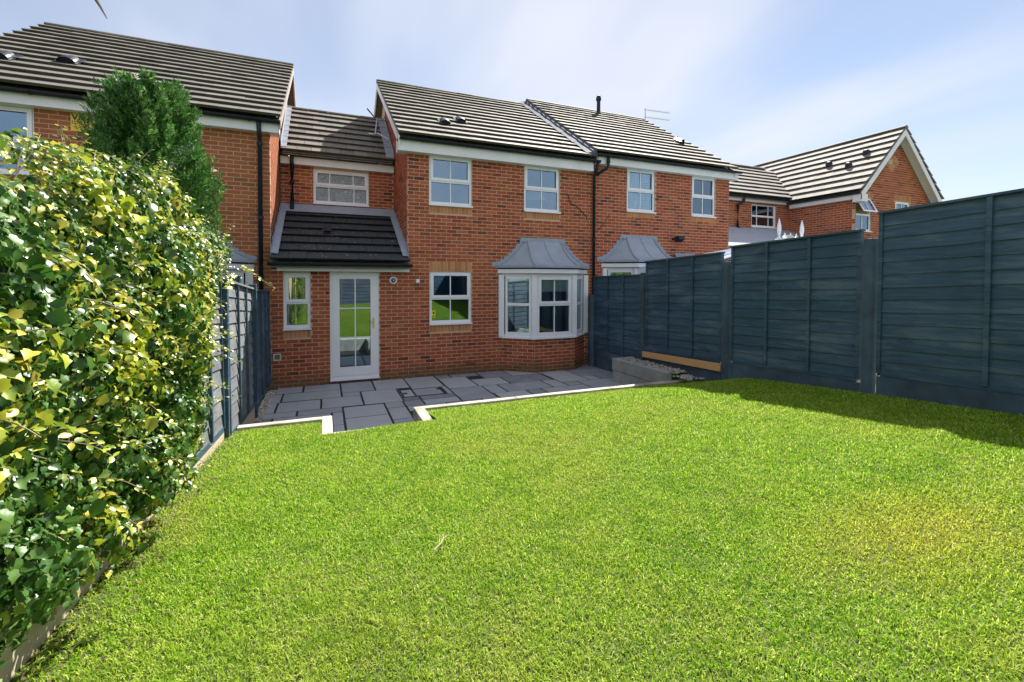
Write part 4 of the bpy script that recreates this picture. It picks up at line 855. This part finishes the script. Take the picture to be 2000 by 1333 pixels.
for x in (RX0, RX1): MB().lathe((x, RYc, RZ+.06), [(.035, 0), (.04, .04), (.018, .07), (.03, .11), (.046, .20), (.042, .30), (.02, .40), (.003, .46)], 10).build('finial', 'upvc', cv, smooth=True)
for k in range(3): x = RX0+(RX1-RX0)*(k+1)/4; MB().lathe((x, RYc, RZ+.06), [(.02, 0), (.02, .03), (.055, .06), (.02, .08), (.015, .12), (.003, .16)], 8).build('cresting_spike', 'upvc', cv)
MB().hexa([(9.45, 6.93, 2.83), (9.58, 6.90, 2.83), (9.70, 6.80, 2.80), (9.60, 6.80, 2.80), (9.42, 6.93, 2.95), (9.52, 6.90, 2.97), (9.62, 6.80, 2.86), (9.58, 6.80, 2.85)]).build('ridge_end_cap', 'plastic_cream', cv)
# ================================================================== FENCES
def fence_panel(fence, x, sgn, y0, y1, zb0, zb1, h, mat, nb=2, pitch=.135, lean=0, label=None, bmat=None):
    bmat = bmat or mat
    """lapped panel in the plane X = x seen from sgn side; zb0/zb1 = bottom height at y0/y1"""
    zb = lambda y: zb0+(zb1-zb0)*(y-y0)/(y1-y0)
    def P(dx, y, z): return (x+sgn*dx+lean*z*sgn, y, zb(y)+z)
    m = MB()
    def member(a, b, c, d, z0, z1): m.hexa([P(a, c, z0), P(b, c, z0), P(b, d, z0), P(a, d, z0), P(a, c, z1), P(b, c, z1), P(b, d, z1), P(a, d, z1)])
    member(-.02, .034, y0, y0+.04, .03, h-.025); member(-.02, .034, y1-.04, y1, .03, h-.025); member(-.018, .026, y0+.04, y1-.04, 0, .055)
    pn = m.build('fence_panel', bmat, fence, label)
    n = max(3, int(round((h-.06)/pitch))); p = (h-.06)/n
    for k in range(n):
        za = .035+k*p; N = 9; V = []; F = []; ph = random.uniform(0, 6); t = [y0+.03+(y1-y0-.06)*i/N for i in range(N+1)]
        amp = random.uniform(.002, .009)
        for y in t:
            wv = amp*math.sin(ph+y*random.uniform(2.2, 2.6))+random.uniform(-.002, .002)
            V += [P(.012, y, za+wv), P(.021, y, za+wv), P(.004, y, za+p+.028), P(-.002, y, za+p+.028)]
        for i in range(N):
            a = i*4; b = a+4
            for q in range(4): F.append((a+q, a+(q+1) % 4, b+(q+1) % 4, b+q))
        F += [(3, 2, 1, 0), (N*4, N*4+1, N*4+2, N*4+3)]
        s_ = MB(); s_.v, s_.f = V, F; s_.build('slat', mat, pn)
    for k in range(nb):
        y = y0+(y1-y0)*(k+1)/(nb+1); m = MB(); q = .02
        m.hexa([P(.022, y-q, .04), P(.045, y-q, .04), P(.045, y+q, .04), P(.022, y+q, .04), P(.022, y-q, h-.03), P(.045, y-q, h-.03), P(.045, y+q, h-.03), P(.022, y+q, h-.03)]); m.build('batten', bmat, pn)
    m = MB(); m.hexa([P(-.035, y0-.01, h-.024), P(.05, y0-.01, h-.024), P(.05, y1+.01, h-.024), P(-.035, y1+.01, h-.024), P(-.035, y0-.01, h), P(.05, y0-.01, h), P(.05, y1+.01, h), P(-.035, y1+.01, h)]); m.build('cap_rail', mat, pn)
    return pn
XF = 5.80
fr_ = thing('garden_fence', (XF, 4, .3), 'dark blue lapped panel fence stepping up the slope beside the lawn with concrete posts', 'fence', 'garden fences')
for y0, y1, b0, b1, h in ((7.30, 8.98, .22, .19, 1.845), (5.32, 7.14, .635, .56, 1.76), (3.32, 5.14, .755, .685, 1.79), (1.30, 3.14, .955, .868, 1.85), (-.62, 1.20, 1.10, 1.02, 1.85), (-2.54, -.72, 1.24, 1.16, 1.85)):
    fence_panel(fr_, XF, -1, y0, y1, b0, b1, h, 'fence_blue', 1 if y0 in (1.30,) else 2)
    lz = [float(lawn_z(5.7, y))-.1 if y < 5.9 else ZP for y in (y0, y1)]
    MB().hexa([(XF-.022, y0, lz[0]), (XF+.02, y0, lz[0]), (XF+.02, y1, lz[1]), (XF-.022, y1, lz[1]), (XF-.022, y0, b0-.004), (XF+.02, y0, b0-.004), (XF+.02, y1, b1-.004), (XF-.022, y1, b1-.004)]).build('gravel_board', 'post_concrete', fr_)
for y, zt in ((9.12, 1.60), (7.22, 2.09), (5.23, 2.24), (3.23, 2.43), (1.25, 2.72), (-.67, 2.85), (-2.6, 3.0)):
    z0 = float(lawn_z(5.7, y))-.2 if y < 5.9 else ZP
    m = MB(); m.hexa([(XF-.062, y-.05, z0), (XF+.05, y-.05, z0), (XF+.05, y+.05, z0), (XF-.062, y+.05, z0), (XF-.062, y-.05, zt), (XF+.05, y-.05, zt), (XF+.05, y+.05, zt), (XF-.062, y+.05, zt)]); m.build('fence_post', 'post_concrete', fr_, bevel=.008)
p0, p1 = (7.16, .452, .560), (5.28, .515, .640)
MB().hexa([(XF-.085, p0[0], p0[1]), (XF-.064, p0[0], p0[1]), (XF-.064, p1[0], p1[1]), (XF-.085, p1[0], p1[1]), (XF-.085, p0[0], p0[2]), (XF-.064, p0[0], p0[2]), (XF-.064, p1[0], p1[2]), (XF-.085, p1[0], p1[2])]).build('plank', 'new_timber', fr_, 'pale new timber plank fixed along the fence foot')
fl_ = thing('garden_fence', (-1, 6, 0), 'weathered blue lapped fence with sunlit grey put into its colour, half smothered by ivy beside the gravel strip', 'fence', 'garden fences')
LP = [(7.46, 9.24, -.945, .10, .04, 1.70, 'fence_blue', 2), (5.56, 7.36, -.965, .24, .12, 1.70, 'fence_worn_sunlit', 2), (3.66, 5.46, -1.0, .50, .36, 1.62, 'fence_worn_sunlit', 2), (1.76, 3.56, -1.03, .76, .64, 1.50, 'fence_worn_sunlit', 2), (-.14, 1.66, -1.05, .90, .80, 1.48, 'fence_worn_sunlit', 2), (-2.04, -.24, -1.07, .84, .8, 1.62, 'fence_worn_sunlit', 2)]  # sunny panels take the sunlit-coloured slats, the shaded far panel the dark blue
for y0, y1, x, b0, b1, h, mt, nb in LP:
    fence_panel(fl_, x, 1, y0, y1, b0, b1, h, mt, nb, .15, lean=-.012, bmat='fence_blue')
    z0 = [float(lawn_z(-1, y))-.12 if y < 5.9 else ZP for y in (y0, y1)]
    if y0 < 6.5: MB().hexa([(x-.012, y0, z0[0]), (x+.022, y0, z0[0]), (x+.022, y1, z0[1]), (x-.012, y1, z0[1]), (x-.012, y0, b0-.004), (x+.022, y0, b0-.004), (x+.022, y1, b1-.004), (x-.012, y1, b1-.004)]).build('gravel_board', 'old_timber', fl_)
for y, zt, x in ((7.41, 1.87, -.955), (5.51, 2.02, -.985), (3.61, 2.2, -1.015), (1.71, 2.3, -1.04), (-.19, 2.4, -1.06)):
    z0 = float(lawn_z(-1, y))-.2 if y < 5.9 else ZP
    MB().box(x-.05, x+.045, y-.04, y+.04, z0, zt).build('fence_post', 'fence_blue', fl_, bevel=.005)
fb = thing('garden_fence', (2.5, -2.0, .8), 'dark blue lapped fence across the bottom of the garden, seen only mirrored in the glass', 'fence', 'garden fences')
for k in range(4):
    x0 = -1.1+k*1.75; m = MB(); h = 1.8
    for q in range(12): m.hexa([(x0, -2.0, .85+q*.15), (x0+1.68, -2.0, .85+q*.15), (x0+1.68, -1.99, .85+q*.15), (x0, -1.99, .85+q*.15), (x0, -2.015, 1.02+q*.15), (x0+1.68, -2.015, 1.02+q*.15), (x0+1.68, -2.01, 1.02+q*.15), (x0, -2.01, 1.02+q*.15)])
    m.build('fence_panel', 'fence_blue', fb); MB().box(x0-.08, x0-.01, -2.06, -1.96, .6, 2.75).build('fence_post', 'post_concrete', fb)
# ================================================================== PLANTS
def vn(x, y, s=0):      # cheap smooth noise in -1..1
    return (np.sin(x*1.7+s)+np.sin(y*2.3+1.3*s)+np.sin((x+y)*3.1+2.1*s)+np.sin((x*2.7-y*3.9)+.7*s)+np.sin(x*6.1+y*5.3+s))/5
# lawn grass: single bent blades
def grass():
    d0 = 21000; cells = []; P = []
    gx, gy = .25, .25
    for x in np.arange(-1.0, 5.76, gx):
        for y in np.arange(-2.0, 5.84, gy):
            c = Vector((x+gx/2, y+gy/2, .6)); q = c-Vector((0, 0, EYE)); z = q.dot(FW); dist = q.length
            vis = False
            if z > .3:
                u = 1000+FPX*q.dot(RT)/z; v = CY-FPX*q.dot(UP)/z; vis = -400 < u < 2700 and v < 2100
            dens = (d0 if dist < 3 else d0*3/dist) if vis else (7000 if dist < 4 else 3500)
            n = int(dens*gx*gy); P.append(np.column_stack((rng.uniform(x, x+gx, n), rng.uniform(y, y+gy, n), np.full(n, dist))))
    P = np.concatenate(P); x, y = P[:, 0], P[:, 1]
    ok = (x < 5.77) & (y < 5.852) & ~((x > ALX0-.004) & (x < ALX1+.004) & (y > ALY-.006)) & (x > -1.0+.03*vn(y*3, y, 2))
    ok &= ~((x < -.86) & (rng.random(len(x)) < .55))
    bare = np.exp(-(((x-2.6)/.5)**2+((y-1.3)/.25)**2)); ok &= rng.random(len(x)) > bare*.25
    P = P[ok]; x, y = P[:, 0], P[:, 1]; n = len(P); far = np.clip((P[:, 2]-1.5)/5, 0, 1)
    L = rng.uniform(.014, .033, n)*(1+.3*vn(x*2.1, y*2.1, 4)+.2*vn(x*6, y*6, 1))*np.clip((5.9-y)/.3, .55, 1); w = rng.uniform(.0010, .0022, n)*(1+1.2*far)
    a = rng.uniform(0, 2*np.pi, n)+.6*vn(x, y, 9); ln = rng.uniform(.35, 1.45, n)
    dx, dy = np.cos(a), np.sin(a); px, py = -dy, dx; z0 = lawn_z(x, y)-.012
    h1 = L*.55*np.cos(ln*.5); r1 = L*.55*np.sin(ln*.5); h2 = h1+L*.5*np.cos(ln*1.25); r2 = r1+L*.5*np.sin(ln*1.25)
    V = np.empty((n, 5, 3))
    for k, (r, h, s) in enumerate(((0, 0, -1), (0, 0, 1), (r1, h1, .85), (r1, h1, -.85), (r2, h2, 0))):
        V[:, k, 0] = x+dx*r+px*w*s; V[:, k, 1] = y+dy*r+py*w*s; V[:, k, 2] = z0+h
    i = np.arange(n)[:, None]*5
    F = np.concatenate((i+np.array([0, 1, 2]), i+np.array([0, 2, 3]), i+np.array([3, 2, 4])))
    o = obj('grass', raw_mesh('grass', V.reshape(-1, 3), F, 'grass')); tag(o, 'short bright green mown grass covering the lawn, straw coloured in places', 'grass', kind='stuff')
    return n
NG = grass()
# leaf shapes
IV = np.array([(0, 0, 0), (0, .35, 0), (0, .66, 0), (0, 1, -.16), (-.20, -.06, .05), (-.40, .10, .12), (-.36, .32, .10), (-.42, .50, .16), (-.22, .70, .05), (.20, -.06, .05), (.40, .10, .12), (.36, .32, .10), (.42, .50, .16), (.22, .70, .05)])
IF = np.array([(0, 1, 4), (4, 1, 5), (5, 1, 6), (6, 1, 2), (6, 2, 7), (7, 2, 8), (8, 2, 3), (1, 0, 9), (1, 9, 10), (1, 10, 11), (2, 1, 11), (2, 11, 12), (2, 12, 13), (3, 2, 13)])
OV = np.array([(0, 0, 0), (0, .4, -.02), (0, .75, -.02), (0, 1, -.08), (-.24, .25, .05), (-.30, .5, .06), (-.18, .8, .03), (.24, .25, .05), (.30, .5, .06), (.18, .8, .03)])
OF = np.array([(0, 1, 4), (4, 1, 5), (5, 1, 2), (5, 2, 6), (6, 2, 3), (1, 0, 7), (1, 7, 8), (2, 1, 8), (2, 8, 9), (3, 2, 9)])
def frames(nrm, down, spin):
    """rotation matrices (n,3,3) with z = nrm and y = tip direction"""
    z = nrm/np.linalg.norm(nrm, axis=1, keepdims=True); y = down-(down*z).sum(1, keepdims=True)*z; y /= np.linalg.norm(y, axis=1, keepdims=True)+1e-9; x = np.cross(y, z)
    c, s = np.cos(spin)[:, None], np.sin(spin)[:, None]; x2 = x*c+y*s; y2 = -x*s+y*c; return np.stack((x2, y2, z), axis=2)
def leaf_cloud(pos, R, size, LV, LF):
    n = len(pos); V = np.einsum('nij,kj->nki', R, LV)*size[:, None, None]+pos[:, None, :]; F = (np.arange(n)[:, None, None]*len(LV)+LF[None]).reshape(-1, 3); return V.reshape(-1, 3), F
def set_tint(me, t): at = me.attributes.new('tint', 'FLOAT', 'POINT'); at.data.foreach_set('value', t.astype(np.float32))
# ivy over the left fence
def zlow(y): return np.interp(y, [-2, 1.0, 3.6, 4.05, 4.4, 5.05, 5.50], [.98, .88, .66, .68, 1.48, 1.93, 2.25])
def ztop(y): return 2.42+.10*np.sin(y*2.1+.5)+.07*np.sin(y*5.3)+.05*np.sin(y*11.1)-np.clip(y-4.9, 0, 1)*.3
def bulge(y, z):
    t = np.clip((z-zlow(y))/(ztop(y)-zlow(y)+1e-6), 0, 1)
    k = np.clip((4.9-y)/1.6, .12, 1)
    return .05+.03*k+.19*np.sin(np.pi*np.clip(t*.85+.12, 0, 1))**.8*k+(.13*vn(y*2.2, z*2.4, 3)+.09*vn(y*5.5, z*5.5, 5)+.03*vn(y*13, z*12, 7))*np.clip(k, .35, 1)
ivy = thing('ivy_hedge', (-1.1, 3, .6), 'thick sunlit ivy with dark green and lime yellow leaves smothering the left fence', 'ivy')
def ivy_points(n):
    y = rng.uniform(-.6, 5.52, n*2); z = rng.uniform(.5, 2.6, n*2); k = (z > zlow(y)+.10*np.abs(vn(y*5, y, 1))) & (z < ztop(y)); y, z = y[k][:n], z[k][:n]; return y, z
y, z = ivy_points(30000); n = len(y); dep = rng.random(n)**1.6
x = -1.0+bulge(y, z)-dep*.20; e = .03
gy_ = (bulge(y+e, z)-bulge(y-e, z))/(2*e); gz_ = (bulge(y, z+e)-bulge(y, z-e))/(2*e)
nrm = np.column_stack((np.ones(n), -gy_, -gz_+.35))+rng.normal(0, .62, (n, 3)); dn = np.column_stack((np.zeros(n), rng.normal(0, .25, n)-.2, -np.ones(n)))
pos = np.column_stack((x, y, z)); size = rng.uniform(.017, .050, n)*np.where(rng.random(n) < .08, 1.4, 1.0)
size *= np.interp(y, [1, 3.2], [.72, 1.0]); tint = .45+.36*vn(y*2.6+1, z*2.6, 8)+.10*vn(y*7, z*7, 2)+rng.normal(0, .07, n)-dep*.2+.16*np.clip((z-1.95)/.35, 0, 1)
# top of the hedge, rolling back over the fence
m_ = 7000; yt = rng.uniform(-.6, 5.45, m_); tt = rng.random(m_); xt = -1.0+bulge(yt, ztop(yt)-.02)-tt*.75; zt = ztop(yt)+.10*np.sin(np.pi*np.clip(tt*1.15, 0, 1))+.05*vn(yt*4, xt*4, 3)-np.clip(tt-.6, 0, 1)*.6-rng.random(m_)**2*.08
pos = np.concatenate((pos, np.column_stack((xt, yt, zt)))); nrm = np.concatenate((nrm, np.column_stack((np.full(m_, .35), np.zeros(m_), np.ones(m_)))+rng.normal(0, .45, (m_, 3)))); dn = np.concatenate((dn, np.column_stack((np.full(m_, .7), rng.normal(-.3, .5, m_), np.full(m_, -.5))))); size = np.concatenate((size, rng.uniform(.018, .044, m_))); tint = np.concatenate((tint, .50+.30*vn(yt*2.6+1, xt*5, 8)+rng.normal(0, .07, m_)))
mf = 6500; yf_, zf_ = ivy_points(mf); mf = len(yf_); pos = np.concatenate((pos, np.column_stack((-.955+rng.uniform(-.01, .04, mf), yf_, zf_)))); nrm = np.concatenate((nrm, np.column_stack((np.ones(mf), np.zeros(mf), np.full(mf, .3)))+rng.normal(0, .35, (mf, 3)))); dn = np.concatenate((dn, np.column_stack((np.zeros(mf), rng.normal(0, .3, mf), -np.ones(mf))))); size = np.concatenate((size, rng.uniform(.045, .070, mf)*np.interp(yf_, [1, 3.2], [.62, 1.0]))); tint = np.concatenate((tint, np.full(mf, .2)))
# sprigs: stems with leaf pairs that leave the mass
stems = MB(); sp_, sn, sd_, ss, st = [], [], [], [], []
def sprig(p, d, L, droop, lf=.045, tn=.7, step=.035):
    p = Vector(p); d = Vector(d).normalized(); path = [p.copy()]; k = 0; t = 0
    while t < L:
        d = (d+Vector((random.uniform(-.12, .12), random.uniform(-.12, .12), -droop*.12+random.uniform(-.1, .1)))).normalized(); p = p+d*step; t += step; path.append(p.copy())
        a = random.uniform(0, 6.3); s_ = Vector((math.cos(a), math.sin(a), .4)); s_ = (s_-d*s_.dot(d)).normalized()
        for sg in (1, -1):
            if random.random() < .25: continue
            sp_.append(tuple(p+s_*sg*.008)); sd_.append(tuple(s_*sg+d*.6+Vector((0, 0, -.15)))); sn.append(tuple(Vector((.3, -.3, 1))+Vector((random.gauss(0, .4), random.gauss(0, .4), 0)))); ss.append(lf*random.uniform(.7, 1.1)*(1-.4*t/L)); st.append(tn+random.uniform(-.1, .1))
    stems.tube(path, .0024, 5, .0012)
sprig(onX(440, 565, -.86), onX(532, 512, -.78)-onX(440, 565, -.86), .01+(onX(532, 512, -.78)-onX(440, 565, -.86)).length*.42, .05, .05, .72)
sprig((-.80, 5.30, 2.06), (.33, .9, .10), .75, .25, .052, .72, .04)
for k in range(85):
    yy = random.uniform(1.2, 5.55); sprig((-.95+random.uniform(-.3, .05), yy, float(ztop(np.array([yy]))[0])-.02), (random.uniform(-.1, .5), random.uniform(-.5, .4), random.uniform(.5, 1)), random.uniform(.06, .22), .5, .040, random.uniform(.4, .85))
for k in range(75):
    yy = random.uniform(1.4, 5.3); zz = random.uniform(float(zlow(yy))+.1, 2.3); xx = -1.0+float(bulge(np.array([yy]), np.array([zz]))[0]); sprig((xx-.04, yy, zz), (1, random.uniform(-.7, .7), random.uniform(-.2, .6)), random.uniform(.08, .24), 1.2, .042, random.uniform(.3, .85))
for k in range(16):
    yy = random.uniform(4.1, 5.4); zz = float(zlow(yy))+random.uniform(.05, .5); sprig((-.95, yy, zz), (random.uniform(.1, .5), 1, random.uniform(-.2, .3)), random.uniform(.08, .22), .9, .042, random.uniform(.4, .8))
for k in range(30):    # old stems clinging near the fence foot
    yy = random.uniform(1.3, 4.6); zz = float(zlow(yy)); stems.tube([(-1.0+.03, yy+random.uniform(-.1, .1), zz-.12), (-.95, yy, zz+.2), (-.93+random.uniform(-.03, .1), yy+random.uniform(-.3, .3), zz+.6)], .007, 5, .003)
stems.build('stems', 'twig', ivy, fix=False, kind='stuff')
V, F = leaf_cloud(pos, frames(nrm, dn, rng.normal(0, .5, len(pos))), size, IV, IF)
order = np.argsort(-size/np.linalg.norm(pos-np.array([0, 0, EYE]), axis=1)+np.where((pos[:, 1] > 1.0) & (dep[0] >= 0), 0, 9))
big = [i for i in order if 1.35 < pos[i, 1] < 5.4 and i < len(pos)-mf][:300]
keep = np.ones(len(pos), bool); keep[big] = False
V, F = leaf_cloud(pos[keep], frames(nrm, dn, rng.normal(0, .5, len(pos)))[keep], size[keep], IV, IF)
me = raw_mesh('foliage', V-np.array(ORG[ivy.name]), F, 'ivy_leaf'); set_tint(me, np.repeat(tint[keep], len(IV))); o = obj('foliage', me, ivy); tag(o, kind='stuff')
V, F = leaf_cloud(np.array(sp_), frames(np.array(sn), np.array(sd_), rng.normal(0, .3, len(sp_))), np.array(ss), OV, OF)
me = raw_mesh('sprig_foliage', V-np.array(ORG[ivy.name]), F, 'ivy_leaf'); set_tint(me, np.repeat(np.array(st), len(OV))); o = obj('sprig_foliage', me, ivy); tag(o, kind='stuff')
LM = []
for tv in (.15, .3, .45, .6, .8): q = raw_mesh('ivy_leaf', IV, IF, 'ivy_leaf'); set_tint(q, np.full(len(IV), tv)); LM.append((tv, q))
Rm = frames(nrm[big], dn[big], rng.normal(0, .5, len(big)))
for k, i in enumerate(big):
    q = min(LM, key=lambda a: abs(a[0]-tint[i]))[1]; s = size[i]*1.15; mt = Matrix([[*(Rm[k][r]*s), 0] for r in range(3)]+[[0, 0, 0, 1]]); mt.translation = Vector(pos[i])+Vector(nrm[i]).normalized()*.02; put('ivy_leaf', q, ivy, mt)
nl = 620; yl = rng.uniform(1.0, 5.6, nl); xl = -.98+rng.random(nl)**1.7*.26; lp = np.column_stack((xl, yl, lawn_z(xl, yl)+rng.uniform(.004, .03, nl)))
simple('dry_leaf', (.10, .068, .028), .8, .45, 40)
V, F = leaf_cloud(lp, frames(np.column_stack((rng.normal(.2, .4, nl), rng.normal(0, .4, nl), np.ones(nl))), rng.normal(0, 1, (nl, 3)), np.zeros(nl)), rng.uniform(.009, .022, nl), OV, OF)
o = obj('leaf_litter', raw_mesh('leaf_litter', V, F, 'dry_leaf')); tag(o, 'brown dry leaves scattered along the foot of the ivy', 'leaves', kind='stuff')
# conifer in the next garden
cf = thing('conifer_tree', (-2.15, 7.0, -.15), 'dense dark green conifer rising above the ivy in front of the left house', 'tree')
MB().tube([(-2.15, 7, -.15), (-2.13, 7.0, 1.5), (-2.17, 7.02, 3.0), (-2.2, 7, 4.3)], .09, 9, .015).build('trunk', 'bark', cf, smooth=True)
def crown_r(z): return np.interp(z, [-.1, .5, 1.6, 2.6, 3.2, 3.7, 4.1, 4.4, 4.62], [.46, .66, .74, .70, .59, .45, .31, .15, .03])
nb_, per = 340, 85; zb_ = np.concatenate((rng.uniform(.9, 4.12, nb_-14), rng.uniform(4.0, 4.22, 14))); ab = rng.uniform(0, 2*np.pi, nb_)
rb_ = crown_r(zb_)*rng.uniform(.82, 1.16, nb_); t = rng.random((nb_, per))**.75; Lb = .42*rb_/.6+.16
cx_ = rb_*.42; px_ = (cx_[:, None]+(rb_-cx_)[:, None]*t)*np.cos(ab)[:, None]; py_ = (cx_[:, None]+(rb_-cx_)[:, None]*t)*np.sin(ab)[:, None]; pz_ = zb_[:, None]-.12+Lb[:, None]*t**1.6*.9
w_ = .060*(1.15-t)+.015; base = np.stack((-2.03+px_+rng.normal(0, 1, t.shape)*w_, 7+py_+rng.normal(0, 1, t.shape)*w_, pz_+rng.normal(0, 1, t.shape)*w_), axis=2).reshape(-1, 3); n = len(base)
d = np.stack((np.cos(ab)[:, None]*(1-t*.5), np.sin(ab)[:, None]*(1-t*.5), .5+t*1.0), axis=2).reshape(-1, 3)+rng.normal(0, .38, (n, 3)); d /= np.linalg.norm(d, axis=1, keepdims=True)
nn = np.cross(d, rng.normal(0, 1, (n, 3))); nn /= np.linalg.norm(nn, axis=1, keepdims=True); Lf = rng.uniform(.05, .12, n)
FV = [(0, 0, 0), (.04, .5, 0), (0, 1, 0), (-.04, .5, 0)]
for t, sg in ((.25, 1), (.35, -1), (.5, 1), (.6, -1), (.75, 1)): FV += [(0, t, 0), (sg*.20, t+.13, .02), (sg*.34, t+.34, 0), (sg*.14, t+.26, -.02)]
FV = np.array(FV); FF = np.arange(len(FV)).reshape(-1, 4)
R3 = np.stack((np.cross(d, nn), d, nn), axis=2)
V = (np.einsum('nij,kj->nki', R3, FV)*Lf[:, None, None]+base[:, None, :]).reshape(-1, 3); F = (np.arange(n)[:, None, None]*len(FV)+FF[None]).reshape(-1, 4)
o = obj('crown', raw_mesh('crown', V-np.array(ORG[cf.name]), F, 'conifer_leaf'), cf); tag(o, kind='stuff')
br = MB()
for k in range(60):
    zz = random.uniform(.9, 4.1); aa = random.uniform(0, 6.3); R0 = float(crown_r(zz))*.8; br.tube([(-2.16, 7, zz-.15), (-2.16+R0*.5*math.cos(aa), 7+R0*.5*math.sin(aa), zz), (-2.16+R0*math.cos(aa), 7+R0*math.sin(aa), zz+.25)], .014, 5, .004)
br.build('branches', 'bark', cf, fix=False)
# bare-ish trees: one by the left edge whose twig hangs into view, one at the end of the garden mirrored in the panes
def bare_tree(name, loc, H, label, leaves, extra=None):
    t = thing(name, loc, label, 'tree', 'bare branched garden trees'); loc = Vector(loc); MB().tube([loc, loc+Vector((.1, .05, H*.3)), loc+Vector((0, .1, H*.6)), loc+Vector((.1, 0, H))], .13, 9, .03).build('trunk', 'bark', t, smooth=True)
    m = MB(); tips = []
    for k in range(26):
        z = H*random.uniform(.3, .95); a = random.uniform(0, 6.3); L = H*.38*(1.1-z/H*.6); p = loc+Vector((.05, .05, z)); path = [p]
        d = Vector((math.cos(a), math.sin(a), .6)).normalized()
        for s in range(5): d = (d+Vector((random.uniform(-.25, .25), random.uniform(-.25, .25), random.uniform(-.1, .25)))).normalized(); p = p+d*L/5; path.append(p)
        m.tube(path, .035, 5, .008)
        for s in range(2, 6):
            for j in range(3):
                b = path[s]; dd = Vector((random.gauss(0, 1), random.gauss(0, 1), random.gauss(.4, .8))).normalized(); e = b+dd*random.uniform(.3, .7); m.tube([b, b.lerp(e, .5)+Vector((0, 0, .04)), e], .010, 4, .003, cap=False); tips.append(e)
    if extra:
        for path in extra: m.tube(path, .035, 5, .0022)
    m.build('branches', 'bark', t, fix=False)
    P_ = np.array([tuple(e+Vector((random.gauss(0, .12), random.gauss(0, .12), random.gauss(0, .12)))) for e in tips for _ in range(leaves)])
    V, F = leaf_cloud(P_, frames(rng.normal(0, 1, (len(P_), 3)), rng.normal(0, 1, (len(P_), 3)), np.zeros(len(P_))), rng.uniform(.05, .09, len(P_)), OV, OF)
    o = obj('crown', raw_mesh('crown', V-np.array(ORG[t.name]), F, 'tree_leaf'), t); tag(o, kind='stuff')
e0 = onY(209, 37, 3.6); e1 = onY(196, 14, 3.6); e2 = onY(182, -8, 3.58)
bare_tree('garden_tree', (-4.3, 1.2, -.15), 5.6, 'sparse tree beyond the left hedge, one thin twig hanging against the sky', 2, [[(-4.25, 1.25, 4.3), (-3.4, 1.9, 4.9), (-2.4, 2.8, 4.95), (-1.75, 3.4, 4.75), tuple(onY(150, -60, 3.55)), tuple(e2), tuple(e1), tuple(e0)]])
bare_tree('garden_tree', (3.4, -10.5, -.15), 6.5, 'sparse tree past the bottom fence, seen only mirrored in the upstairs glass', 5)
# fallen twig on the lawn
def onlawn(u, v):
    p = None; d = ray(u, v); t = .5
    while t < 12:
        q = Vector((0, 0, EYE))+d*t
        if q.z < float(lawn_z(q.x, q.y))+.03: return q
        t += .01
    return q
tw = thing('fallen_twig', onlawn(860, 1060), 'pale forked twig lying in the middle of the lawn', 'twig')
P = [onlawn(*q) for q in ((847, 1075), (860, 1063), (866, 1052), (865, 1044), (869, 1050), (876, 1044), (864, 1058))]
MB().tube([P[0], P[1], P[2], P[3]], .004, 5, .002).tube([P[2], P[4], P[5]], .003, 5, .0015).build('stem', 'twig', tw)
print('grass blades', NG, 'objects', len(bpy.data.objects))
